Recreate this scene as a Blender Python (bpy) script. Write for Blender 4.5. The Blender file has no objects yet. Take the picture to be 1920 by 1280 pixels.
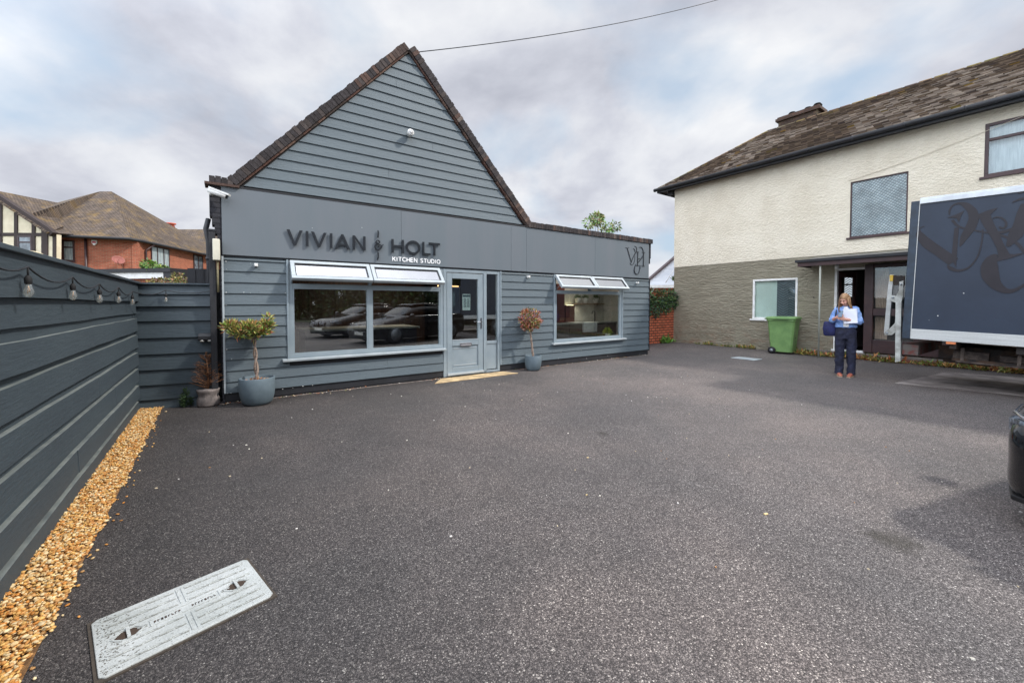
import bpy, bmesh, math, random
from mathutils import Vector, Matrix, noise
R = math.radians
rnd = random.Random(7)
sc = bpy.context.scene
COL = sc.collection

# ------------------------------------------------------------------ camera
CH, CF, CCX, CCY, CP = 1.47, 760.0, 960.0, 590.0, R(1.6)
cd = bpy.data.cameras.new('camera'); cam = bpy.data.objects.new('camera', cd); COL.objects.link(cam)
cam.location = (0, 0, CH); cam.rotation_euler = (math.pi/2 - CP, 0, 0)
cd.sensor_width = 36; cd.lens = CF/1920*36; cd.shift_y = -(640-CCY)/1920
cd.clip_end = 900; cd.clip_start = .02
sc.camera = cam

# ------------------------------------------------------------------ light
SUN_EL = R(43); SH = Vector((.999, -.0485, 0)).normalized()
SUN = Vector((SH.x*math.cos(SUN_EL), SH.y*math.cos(SUN_EL), math.sin(SUN_EL)))
sd = bpy.data.lights.new('sun', 'SUN'); sd.energy = 2.5; sd.angle = R(3.5); sd.color = (1, .955, .89)
so = bpy.data.objects.new('sun', sd); COL.objects.link(so)
so.rotation_euler = SUN.to_track_quat('Z', 'Y').to_euler(); so.location = (20, -2, 25)
sc.view_settings.view_transform = 'Standard'; sc.view_settings.look = 'None'
sc.view_settings.exposure = 0.5; sc.view_settings.gamma = 1

w = bpy.data.worlds.new('World'); sc.world = w; w.use_nodes = True
nt = w.node_tree; N = nt.nodes; L = nt.links; N.clear()
def wn(t, **k):
    n = N.new(t)
    for a, b in k.items(): setattr(n, a, b)
    return n
def wmath(op, a, b=None, clamp=False):
    n = wn('ShaderNodeMath', operation=op, use_clamp=clamp)
    for i, v in enumerate((a, b)):
        if v is None: continue
        if isinstance(v, (int, float)): n.inputs[i].default_value = v
        else: L.new(v, n.inputs[i])
    return n.outputs[0]
out = wn('ShaderNodeOutputWorld'); bg = wn('ShaderNodeBackground'); bg.inputs[1].default_value = .1
sky = wn('ShaderNodeTexSky', sky_type='NISHITA', sun_disc=False)
sky.sun_elevation = SUN_EL; sky.sun_rotation = math.atan2(SH.x, SH.y)
tc = wn('ShaderNodeTexCoord'); sep = wn('ShaderNodeSeparateXYZ'); L.new(tc.outputs['Generated'], sep.inputs[0])
zc = wmath('ADD', wmath('MAXIMUM', sep.outputs[2], 0.0), .38)
cmb = wn('ShaderNodeCombineXYZ'); L.new(wmath('DIVIDE', sep.outputs[0], zc), cmb.inputs[0]); L.new(wmath('DIVIDE', sep.outputs[1], zc), cmb.inputs[1])
def wnoise(scale, det, off, rough=.55, dist=0):
    m = wn('ShaderNodeMapping'); m.inputs['Location'].default_value = off; L.new(cmb.outputs[0], m.inputs[0])
    n = wn('ShaderNodeTexNoise'); n.inputs['Scale'].default_value = scale; n.inputs['Detail'].default_value = det
    n.inputs['Roughness'].default_value = rough; n.inputs['Distortion'].default_value = dist
    L.new(m.outputs[0], n.inputs[0]); return n.outputs['Fac']
def wramp(f, pts):
    r = wn('ShaderNodeValToRGB'); e = r.color_ramp.elements
    while len(e) < len(pts): e.new(.5)
    for i, (p, c) in enumerate(pts): e[i].position = p; e[i].color = (*c, 1)
    L.new(f, r.inputs[0]); return r.outputs[0]
def wmix(f, a, b, mode='MIX'):
    m = wn('ShaderNodeMix', data_type='RGBA', blend_type=mode)
    L.new(f, m.inputs[0]) if not isinstance(f, float) else setattr(m.inputs[0], 'default_value', f)
    L.new(a, m.inputs[6]); L.new(b, m.inputs[7]); return m.outputs[2]
body = wramp(wnoise(2.3, 9, (3.1, .4, 0), .55, .2), [(.32, (3.6, 3.75, 4.3)), (.44, (4.6, 4.75, 5.3)), (.53, (5.5, 5.65, 6.05)), (.66, (6.5, 6.6, 6.8))])
blue = wmix(wramp(wnoise(.8, 2, (7, 7, 0)), [(0, (.8, .8, .8)), (1, (.8, .8, .8))]), sky.outputs[0], wramp(wnoise(.5, 1, (0, 0, 0)), [(0, (3.9, 4.8, 5.8)), (1, (3.9, 4.8, 5.8))]))
mask = wramp(wnoise(1.5, 6, (11.3, 5.2, 0), .5, .2), [(.36, (0, 0, 0)), (.50, (1, 1, 1))])
cl = wmix(mask, blue, body)
# sky brightness raised behind and left of the camera, added as fill light
dots = wn('ShaderNodeVectorMath', operation='DOT_PRODUCT'); L.new(tc.outputs['Generated'], dots.inputs[0]); dots.inputs[1].default_value = tuple((SUN*.2+Vector((-.45, -.55, .62))).normalized())
gain = wmath('ADD', wmath('MULTIPLY', wmath('POWER', wmath('MAXIMUM', dots.outputs['Value'], 0.0), 1.8), 3.9), 1.0)
gc = wn('ShaderNodeVectorMath', operation='SCALE'); L.new(cl, gc.inputs[0]); L.new(gain, gc.inputs[3])
L.new(gc.outputs[0], bg.inputs[0]); L.new(bg.outputs[0], out.inputs[0])
try: w.cycles.sampling_method = 'AUTOMATIC'
except Exception: pass
sc.cycles.max_bounces = 8; sc.cycles.transparent_max_bounces = 12
try: sc.cycles.use_denoising = True
except Exception: pass

# ------------------------------------------------------------------ reading the photograph
def ray(px, py):
    x = (px-CCX)/CF; y = (CCY-py)/CF
    return Vector((x, math.cos(CP)+y*math.sin(CP), -math.sin(CP)+y*math.cos(CP)))
O = Vector((0, 0, CH))
def G(px, py, z=0.0):
    r = ray(px, py); return O + r*((z-CH)/r.z)
class Fr:
    """a vertical plane: x along it, y inward (away from the yard), z up"""
    def __init__(s, o, u, pitch=0):
        s.o = Vector(o); u = Vector((u[0], u[1], 0)).normalized(); s.ang = math.atan2(u.y, u.x); s.pitch = pitch
        s.M = Matrix.Rotation(s.ang, 3, 'Z') @ Matrix.Rotation(pitch, 3, 'Y'); s.Mi = s.M.inverted()
    def at(s, px, py, y=0.0):
        r = s.Mi @ ray(px, py); o = s.Mi @ (O - s.o); t = (y-o.y)/r.y; p = o + r*t
        return p.x, p.z
    def W(s, x, y, z): return s.o + s.M @ Vector((x, y, z))
A = G(422.5, 756); B = G(1215, 664.5)
ST = Fr(A, B-A)
su = (B-A).normalized()
C = G(1262.5, 641)
HS = Fr(C, (su.y, -su.x))
TR = Fr((6.9, 7.1, 0), (su.y, -su.x), R(1.8))

# ------------------------------------------------------------------ materials
def s2l(c):
    if isinstance(c, (int, float)): c = (c, c, c)
    return tuple(c)
MATS = {}
def pm(name, col, rough=.6, metal=0, col2=None, vs=4.0, st=(1, 1, 1), vlo=.4, vhi=.6, bump=0, bs=60, bst=None, spec=.5,
       fine=0, fs=60, coat=0, attr=None, emis=None, es=0, coord='Object', dots=None, detail=6):
    """a procedural surface: two base colours mixed by noise, fine grain, optional bump"""
    m = bpy.data.materials.new(name); m.use_nodes = True; t = m.node_tree; n = t.nodes; l = t.links
    b = n['Principled BSDF']; b.inputs['Roughness'].default_value = rough; b.inputs['Metallic'].default_value = metal
    b.inputs['Specular IOR Level'].default_value = spec
    if coat: b.inputs['Coat Weight'].default_value = coat; b.inputs['Coat Roughness'].default_value = .04
    tcn = n.new('ShaderNodeTexCoord'); co = tcn.outputs[coord]
    def ns(scale, stv, det=5, r=.6):
        mp = n.new('ShaderNodeMapping'); mp.inputs['Scale'].default_value = stv; l.new(co, mp.inputs[0])
        x = n.new('ShaderNodeTexNoise'); x.inputs['Scale'].default_value = scale; x.inputs['Detail'].default_value = det; x.inputs['Roughness'].default_value = r
        l.new(mp.outputs[0], x.inputs[0]); return x.outputs['Fac']
    def rng(f, a, b_, c=0, d=1):
        x = n.new('ShaderNodeMapRange'); x.inputs[1].default_value = a; x.inputs[2].default_value = b_; x.inputs[3].default_value = c; x.inputs[4].default_value = d
        l.new(f, x.inputs[0]); return x.outputs[0]
    def mix(f, a, b_, mode='MIX'):
        x = n.new('ShaderNodeMix'); x.data_type = 'RGBA'; x.blend_type = mode
        for s_, v in ((x.inputs[0], f), (x.inputs[6], a), (x.inputs[7], b_)):
            if hasattr(v, 'node'): l.new(v, s_)
            elif isinstance(v, (int, float)): s_.default_value = v
            else: s_.default_value = (*v, 1)
        return x.outputs[2]
    col = s2l(col); c2 = s2l(col2) if col2 is not None else tuple(x*.82 for x in col)
    c = mix(rng(ns(vs, st, detail), vlo, vhi), col, c2)
    if attr:
        a = n.new('ShaderNodeAttribute'); a.attribute_name = attr
        c = mix(1.0, c, a.outputs['Color'], 'MULTIPLY')
    if fine:
        g = rng(ns(fs, (1, 1, 1), 3), .3, .7, 1-fine, 1+fine)
        cb = n.new('ShaderNodeCombineXYZ'); [l.new(g, cb.inputs[i]) for i in range(3)]
        c = mix(1.0, c, cb.outputs[0], 'MULTIPLY')
    if dots:
        sc_, th, dc = dots
        v = n.new('ShaderNodeTexVoronoi'); v.inputs['Scale'].default_value = sc_; l.new(co, v.inputs[0])
        c = mix(rng(v.outputs['Distance'], th*.7, th, 1, 0), c, dc)
    l.new(c, b.inputs['Base Color'])
    if bump:
        bp = n.new('ShaderNodeBump'); bp.inputs['Strength'].default_value = min(1, bump*1.0); bp.inputs['Distance'].default_value = .01*max(1, bump)
        l.new(ns(bs, bst or st, 6, .65), bp.inputs['Height']); l.new(bp.outputs[0], b.inputs['Normal'])
    if emis: b.inputs['Emission Color'].default_value = (*emis, 1); b.inputs['Emission Strength'].default_value = es
    MATS[name] = m; return m

def brickmat(name, c1, c2, mortar, bw=.225, bh=.075, ms=.010, bump=.6, rough=.85, noise_amt=.25, extra=None, smooth_m=.1, squash=1.0, offs=.5):
    m = bpy.data.materials.new(name); m.use_nodes = True; t = m.node_tree; n = t.nodes; l = t.links
    b = n['Principled BSDF']; b.inputs['Roughness'].default_value = rough; b.inputs['Specular IOR Level'].default_value = .25
    tcn = n.new('ShaderNodeTexCoord'); br = n.new('ShaderNodeTexBrick'); br.offset = offs
    nz = n.new('ShaderNodeTexNoise'); nz.inputs['Scale'].default_value = 9; nz.inputs['Detail'].default_value = 4
    l.new(tcn.outputs['UV'], nz.inputs[0])
    wob = n.new('ShaderNodeVectorMath'); wob.operation = 'MULTIPLY_ADD'; l.new(nz.outputs['Color'], wob.inputs[0]); wob.inputs[1].default_value = (.008, .008, 0)
    l.new(tcn.outputs['UV'], wob.inputs[2]); l.new(wob.outputs[0], br.inputs[0])
    br.inputs['Color1'].default_value = (*c1, 1); br.inputs['Color2'].default_value = (*c2, 1); br.inputs['Mortar'].default_value = (*mortar, 1)
    br.inputs['Scale'].default_value = 1; br.inputs['Mortar Size'].default_value = ms; br.inputs['Mortar Smooth'].default_value = smooth_m
    br.inputs['Brick Width'].default_value = bw; br.inputs['Row Height'].default_value = bh
    n2 = n.new('ShaderNodeTexNoise'); n2.inputs['Scale'].default_value = 2.2; n2.inputs['Detail'].default_value = 8; n2.inputs['Roughness'].default_value = .65; l.new(tcn.outputs['UV'], n2.inputs[0])
    mr = n.new('ShaderNodeMapRange'); mr.inputs[1].default_value = .3; mr.inputs[2].default_value = .7; mr.inputs[3].default_value = 1-noise_amt; mr.inputs[4].default_value = 1+noise_amt; l.new(n2.outputs['Fac'], mr.inputs[0])
    cb = n.new('ShaderNodeCombineXYZ'); [l.new(mr.outputs[0], cb.inputs[i]) for i in range(3)]
    mx = n.new('ShaderNodeMix'); mx.data_type = 'RGBA'; mx.blend_type = 'MULTIPLY'; mx.inputs[0].default_value = 1
    l.new(br.outputs['Color'], mx.inputs[6]); l.new(cb.outputs[0], mx.inputs[7]); c = mx.outputs[2]
    if extra:
        ec, sc_, lo, hi = extra
        n3 = n.new('ShaderNodeTexNoise'); n3.inputs['Scale'].default_value = sc_; n3.inputs['Detail'].default_value = 9; n3.inputs['Roughness'].default_value = .75; l.new(tcn.outputs['UV'], n3.inputs[0])
        m3 = n.new('ShaderNodeMapRange'); m3.inputs[1].default_value = lo; m3.inputs[2].default_value = hi; l.new(n3.outputs['Fac'], m3.inputs[0])
        mm = n.new('ShaderNodeMix'); mm.data_type = 'RGBA'; l.new(m3.outputs[0], mm.inputs[0]); l.new(c, mm.inputs[6]); mm.inputs[7].default_value = (*ec, 1); c = mm.outputs[2]
    l.new(c, b.inputs['Base Color'])
    ad = n.new('ShaderNodeMath'); ad.operation = 'MULTIPLY_ADD'; l.new(br.outputs['Fac'], ad.inputs[0]); ad.inputs[1].default_value = -1
    n4 = n.new('ShaderNodeTexNoise'); n4.inputs['Scale'].default_value = 55; n4.inputs['Detail'].default_value = 4; l.new(tcn.outputs['UV'], n4.inputs[0]); l.new(n4.outputs['Fac'], ad.inputs[2])
    bp = n.new('ShaderNodeBump'); bp.inputs['Strength'].default_value = bump; bp.inputs['Distance'].default_value = .007; l.new(ad.outputs[0], bp.inputs['Height']); l.new(bp.outputs[0], b.inputs['Normal'])
    return m

def glassmat(name, tint=(.9, .95, .93), base=.06, rough=.0, power=4.0, frost=0):
    m = bpy.data.materials.new(name); m.use_nodes = True; t = m.node_tree; n = t.nodes; l = t.links; n.remove(n['Principled BSDF'])
    o = n['Material Output']; tr = n.new('ShaderNodeBsdfTransparent'); tr.inputs[0].default_value = (*tint, 1)
    gl = n.new('ShaderNodeBsdfGlossy'); gl.inputs['Roughness'].default_value = rough
    lw = n.new('ShaderNodeLayerWeight'); lw.inputs[0].default_value = .5
    p = n.new('ShaderNodeMath'); p.operation = 'POWER'; l.new(lw.outputs['Facing'], p.inputs[0]); p.inputs[1].default_value = power
    q = n.new('ShaderNodeMath'); q.operation = 'MULTIPLY_ADD'; l.new(p.outputs[0], q.inputs[0]); q.inputs[1].default_value = 1-base; q.inputs[2].default_value = base; q.use_clamp = True
    mx = n.new('ShaderNodeMixShader'); l.new(q.outputs[0], mx.inputs[0]); l.new(tr.outputs[0], mx.inputs[1]); l.new(gl.outputs[0], mx.inputs[2])
    res = mx.outputs[0]
    if frost:
        df = n.new('ShaderNodeBsdfDiffuse'); df.inputs[0].default_value = (.75, .8, .82, 1)
        m2 = n.new('ShaderNodeMixShader'); m2.inputs[0].default_value = frost; l.new(res, m2.inputs[1]); l.new(df.outputs[0], m2.inputs[2]); res = m2.outputs[0]
    l.new(res, o.inputs[0]); return m

# ------------------------------------------------------------------ mesh building
class MB:
    def __init__(s): s.v = []; s.f = []; s.c = []; s.cc = (1, 1, 1); s.sm = []; s.smooth = False; s.X = None
    def add(s, vs, fs):
        k = len(s.v)
        for p in vs: s.v.append(tuple(s.X @ Vector(p)) if s.X else tuple(p))
        for f in fs: s.f.append(tuple(i+k for i in f)); s.c.append(s.cc); s.sm.append(s.smooth)
        return s
    def box(s, x0, x1, y0, y1, z0, z1):
        return s.add([(x0,y0,z0),(x1,y0,z0),(x1,y1,z0),(x0,y1,z0),(x0,y0,z1),(x1,y0,z1),(x1,y1,z1),(x0,y1,z1)],
                     [(0,3,2,1),(4,5,6,7),(0,1,5,4),(1,2,6,5),(2,3,7,6),(3,0,4,7)])
    def cbox(s, c, sx, sy, sz, M=None):
        M = M or Matrix.Identity(3); c = Vector(c)
        vs = [c + M @ Vector((i*sx/2, j*sy/2, k*sz/2)) for k in (-1, 1) for i, j in ((-1,-1),(1,-1),(1,1),(-1,1))]
        return s.add(vs, [(0,3,2,1),(4,5,6,7),(0,1,5,4),(1,2,6,5),(2,3,7,6),(3,0,4,7)])
    def prism_y(s, poly, y0, y1):
        """poly of (x,z) extruded in y"""
        n = len(poly); ar = sum(poly[i][0]*poly[(i+1)%n][1]-poly[(i+1)%n][0]*poly[i][1] for i in range(n))
        if ar < 0: poly = poly[::-1]
        vs = [(x, y0, z) for x, z in poly] + [(x, y1, z) for x, z in poly]
        fs = [tuple(range(n)), tuple(range(2*n-1, n-1, -1))] + [((i+1)%n, i, i+n, (i+1)%n+n) for i in range(n)]
        return s.add(vs, fs)
    def prism_x(s, poly, x0, x1, x0b=None, x1b=None):
        """poly of (y,z) extruded in x"""
        n = len(poly); ar = sum(poly[i][0]*poly[(i+1)%n][1]-poly[(i+1)%n][0]*poly[i][1] for i in range(n))
        if ar < 0: poly = poly[::-1]
        vs = [(x0, y, z) for y, z in poly] + [(x1, y, z) for y, z in poly]
        fs = [tuple(range(n-1, -1, -1)), tuple(range(n, 2*n))] + [(i, (i+1)%n, (i+1)%n+n, i+n) for i in range(n)]
        return s.add(vs, fs)
    def prism_z(s, poly, z0, z1):
        n = len(poly); ar = sum(poly[i][0]*poly[(i+1)%n][1]-poly[(i+1)%n][0]*poly[i][1] for i in range(n))
        if ar < 0: poly = poly[::-1]
        vs = [(x, y, z0) for x, y in poly] + [(x, y, z1) for x, y in poly]
        fs = [tuple(range(n-1, -1, -1)), tuple(range(n, 2*n))] + [(i, (i+1)%n, (i+1)%n+n, i+n) for i in range(n)]
        return s.add(vs, fs)
    def quad(s, *p): return s.add(p, [tuple(range(len(p)))])
    def tube(s, pts, r, n=8, caps=True):
        pts = [Vector(p) for p in pts]; rs = r if isinstance(r, (list, tuple)) else [r]*len(pts)
        vs = []; up = None
        for i, p in enumerate(pts):
            d = (pts[min(i+1, len(pts)-1)] - pts[max(i-1, 0)]).normalized()
            if up is None: up = Vector((0, 0, 1)) if abs(d.z) < .9 else Vector((1, 0, 0))
            a = d.cross(up).normalized(); b_ = a.cross(d).normalized(); up = b_
            for k in range(n):
                t = 2*math.pi*k/n; vs.append(p + (a*math.cos(t)+b_*math.sin(t))*rs[i])
        fs = []
        for i in range(len(pts)-1):
            for k in range(n): fs.append((i*n+k, i*n+(k+1)%n, (i+1)*n+(k+1)%n, (i+1)*n+k))
        if caps: fs += [tuple(range(n-1, -1, -1)), tuple((len(pts)-1)*n+k for k in range(n))]
        o = s.smooth; s.smooth = True; s.add(vs, fs); s.smooth = o; return s
    def loft(s, rings, n=16, caps=True):
        """rings: (centre, rx, ry, axisx, axisy)"""
        vs = []
        for c, rx, ry, ax, ay in rings:
            for k in range(n):
                t = 2*math.pi*k/n; vs.append(Vector(c)+Vector(ax)*rx*math.cos(t)+Vector(ay)*ry*math.sin(t))
        fs = []
        for i in range(len(rings)-1):
            for k in range(n): fs.append((i*n+k, i*n+(k+1)%n, (i+1)*n+(k+1)%n, (i+1)*n+k))
        if caps: fs += [tuple(range(n-1, -1, -1)), tuple((len(rings)-1)*n+k for k in range(n))]
        o = s.smooth; s.smooth = True; s.add(vs, fs); s.smooth = o; return s
    def lathe(s, prof, c=(0, 0, 0), n=24):
        vs = []; c = Vector(c)
        for r, z in prof:
            for k in range(n):
                t = 2*math.pi*k/n; vs.append(c+Vector((r*math.cos(t), r*math.sin(t), z)))
        fs = []
        for i in range(len(prof)-1):
            for k in range(n): fs.append((i*n+k, i*n+(k+1)%n, (i+1)*n+(k+1)%n, (i+1)*n+k))
        fs += [tuple(range(n-1, -1, -1)), tuple((len(prof)-1)*n+k for k in range(n))]
        o = s.smooth; s.smooth = True; s.add(vs, fs); s.smooth = o; return s
    def ball(s, c, rx, ry=None, rz=None, n=12, m=8, M=None):
        ry = ry or rx; rz = rz or rx; c = Vector(c); vs = []; M = M or Matrix.Identity(3)
        for i in range(m+1):
            th = math.pi*i/m
            for k in range(n):
                t = 2*math.pi*k/n; vs.append(c + M @ Vector((rx*math.sin(th)*math.cos(t), ry*math.sin(th)*math.sin(t), -rz*math.cos(th))))
        fs = [(i*n+k, i*n+(k+1)%n, (i+1)*n+(k+1)%n, (i+1)*n+k) for i in range(m) for k in range(n)]
        o = s.smooth; s.smooth = True; s.add(vs, fs); s.smooth = o; return s
    def build(s, name, mat, parent=None, bevel=0, uv=True, attr=False, weld=False):
        me = bpy.data.meshes.new(name); me.from_pydata(s.v, [], s.f); me.update()
        me.polygons.foreach_set('use_smooth', s.sm)
        if uv:
            ul = me.uv_layers.new(name='UVMap'); dat = [0.0]*(2*len(me.loops))
            for p in me.polygons:
                nn = p.normal
                t = Vector((-nn.y, nn.x, 0))
                if t.length < .02: t = Vector((1, 0, 0))
                t.normalize(); b_ = nn.cross(t)
                for li in p.loop_indices:
                    co = me.vertices[me.loops[li].vertex_index].co
                    dat[2*li] = co.dot(t); dat[2*li+1] = co.dot(b_)
            ul.data.foreach_set('uv', dat)
        if attr:
            at = me.color_attributes.new(name='tone', type='FLOAT_COLOR', domain='CORNER'); d = []
            for p, c in zip(me.polygons, s.c): d += [c[0], c[1], c[2], 1.0]*p.loop_total
            at.data.foreach_set('color', d)
        me.materials.append(mat)
        o = bpy.data.objects.new(name, me); COL.objects.link(o)
        if parent: o.parent = parent
        if bevel:
            bv = o.modifiers.new('bevel', 'BEVEL'); bv.width = bevel; bv.segments = 2; bv.limit_method = 'ANGLE'; bv.angle_limit = R(40); bv.harden_normals = False
        return o
def tag(o, label=None, cat=None, group=None, kind=None):
    for k, v in (('label', label), ('category', cat), ('group', group), ('kind', kind)):
        if v: o[k] = v
    return o
def thing(name, label, cat, loc=(0, 0, 0), rz=0, group=None, fr=None):
    o = bpy.data.objects.new(name, None); COL.objects.link(o); o.empty_display_size = .1
    o.location = loc; o.rotation_euler = (0, 0, rz)
    if fr: o.location = fr.o; o.rotation_euler = (0, fr.pitch, fr.ang)
    return tag(o, label, cat, group)
def dup(root, loc=None, rz=None, label=None):
    r = root.copy(); COL.objects.link(r)
    if loc is not None: r.location = loc
    if rz is not None: r.rotation_euler = (0, 0, rz)
    if label: r['label'] = label
    for ch in list(root.children):
        c = ch.copy(); COL.objects.link(c); c.parent = r
        for g in list(ch.children):
            d = g.copy(); COL.objects.link(d); d.parent = c
    return r
def ribbon(mb, pts, ws, y0, y1, cyc=False):
    """flat brush stroke of varying width in the x-z plane, with thickness in y"""
    n = len(pts)
    if isinstance(ws, (int, float)): ws = [ws]*n
    Ls, Rs = [], []
    for i in range(n):
        p = Vector(pts[i]);
        a = Vector(pts[i-1]) if (i > 0 or cyc) else None; b_ = Vector(pts[(i+1) % n]) if (i < n-1 or cyc) else None
        d1 = (p-a).normalized() if a is not None else None; d2 = (b_-p).normalized() if b_ is not None else None
        if d1 is None: d1 = d2
        if d2 is None: d2 = d1
        n1 = Vector((-d1.y, d1.x)); n2 = Vector((-d2.y, d2.x)); m = (n1+n2)
        m = n1 if m.length < .2 else m.normalized(); k = 1/max(.35, m.dot(n1)); h = ws[i]/2*k
        Ls.append(p+m*h); Rs.append(p-m*h)
    for i in range(n if cyc else n-1):
        j = (i+1) % n
        q = [Ls[i], Ls[j], Rs[j], Rs[i]]
        mb.prism_y([(v.x, v.y) for v in q], y0, y1)
def smooth_pts(pts, ws, k=6):
    """Catmull-Rom through the points"""
    P = [Vector(p) for p in pts]; n = len(P); op, ow = [], []
    for i in range(n-1):
        p0, p1, p2, p3 = P[max(i-1, 0)], P[i], P[i+1], P[min(i+2, n-1)]
        for j in range(k):
            t = j/k
            op.append(.5*((2*p1)+(p2-p0)*t+(2*p0-5*p1+4*p2-p3)*t*t+(3*p1-p0-3*p2+p3)*t**3)); ow.append(ws[i]*(1-t)+ws[i+1]*t)
    op.append(P[-1]); ow.append(ws[-1]); return op, ow
def leaf_at(mb, p, d, ln, wd, tone):
    """one pointed leaf folded on its midrib"""
    d = d.normalized(); sd_ = d.cross(Vector((rnd.uniform(-1, 1), rnd.uniform(-1, 1), rnd.uniform(-1, 1)))).normalized(); up = sd_.cross(d)
    mb.cc = tone
    a = p; b_ = p+d*ln*.45+sd_*wd/2+up*wd*.15; c = p+d*ln; e = p+d*ln*.45-sd_*wd/2+up*wd*.15; mdl = p+d*ln*.5
    mb.add([a, b_, c, e, mdl], [(0, 1, 4), (1, 2, 4), (4, 2, 3), (0, 4, 3)])
def rv(): 
    while True:
        v = Vector((rnd.uniform(-1, 1), rnd.uniform(-1, 1), rnd.uniform(-1, 1)))
        if .05 < v.length < 1: return v
def S(r, g, b, k=1.0):
    return tuple((((x/255)/12.92) if x/255 <= .04045 else ((x/255+.055)/1.055)**2.4)*k for x in (r, g, b))
m_asph = None
m_board = pm('painted_board', S(93,104,110,.92), .6, col2=S(83,95,102,.92), vs=1.6, st=(.35,1,2.5), vlo=.3, vhi=.7, bump=.55, bs=26, bst=(.28,1,2.6), fine=.05, fs=40)
m_fascia = pm('painted_panel', S(100,109,115,.92), .45, col2=S(106,112,118,.92), vs=.9, st=(2.5,1,.35), vlo=.35, vhi=.65, bump=.05, bs=20, fine=.02)
m_upvc = pm('blue_grey_frame', S(134,145,151), .4, col2=S(126,138,145), vs=3, bump=.03, bs=15)
m_upvcl = pm('pale_frame', S(168,175,178), .4, col2=S(156,164,168), vs=3)
m_black = pm('black_paint', S(34,35,40), .6, col2=S(26,27,31), bump=.4, bs=30)
m_letter = pm('black_letter', S(30,34,40), .35)
m_white = pm('white_plastic', S(228,229,228), .4, col2=S(214,214,210), vs=6)
m_copb = pm('coping_brick', (1, 1, 1), .9, col2=(.66, .64, .62), vs=22, vlo=.35, vhi=.65, bump=.8, bs=60, attr='tone', spec=.2)
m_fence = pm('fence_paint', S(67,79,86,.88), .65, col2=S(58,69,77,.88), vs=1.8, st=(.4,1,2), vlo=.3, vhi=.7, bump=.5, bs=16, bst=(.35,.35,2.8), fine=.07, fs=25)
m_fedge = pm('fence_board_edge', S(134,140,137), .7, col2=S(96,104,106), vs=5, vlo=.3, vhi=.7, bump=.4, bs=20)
m_glass = glassmat('window_glass', (.88, .92, .91), .20, power=3.0)
m_glass2 = glassmat('clear_glass', (.93, .96, .96), .06)
m_chrome = pm('chrome', S(200,200,204), .18, metal=1)
m_pot = pm('pot_grey', S(98,112,120,.9), .75, col2=S(84,98,106,.9), vs=3, bump=.2, bs=70, fine=.05, fs=80)
m_soil = pm('soil', S(82,60,46), .95, col2=S(50,38,30), vs=30, bump=1, bs=60)
m_bark = pm('bark', S(150,132,120), .85, col2=S(112,96,84), vs=20, bump=.8, bs=60, bst=(1,1,.3))
m_leaf = pm('leaf', (1, 1, 1), .45, attr='tone', spec=.4, vs=9, col2=(.8, .8, .8))
m_leaf.node_tree.nodes['Principled BSDF'].inputs['Subsurface Weight'].default_value = 0
m_steel = pm('galvanised', S(150,155,160), .45, metal=.6, col2=S(128,134,140), vs=8, fine=.1)
m_rubber = pm('rubber', S(30,30,32), .8, fine=.15)

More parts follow.
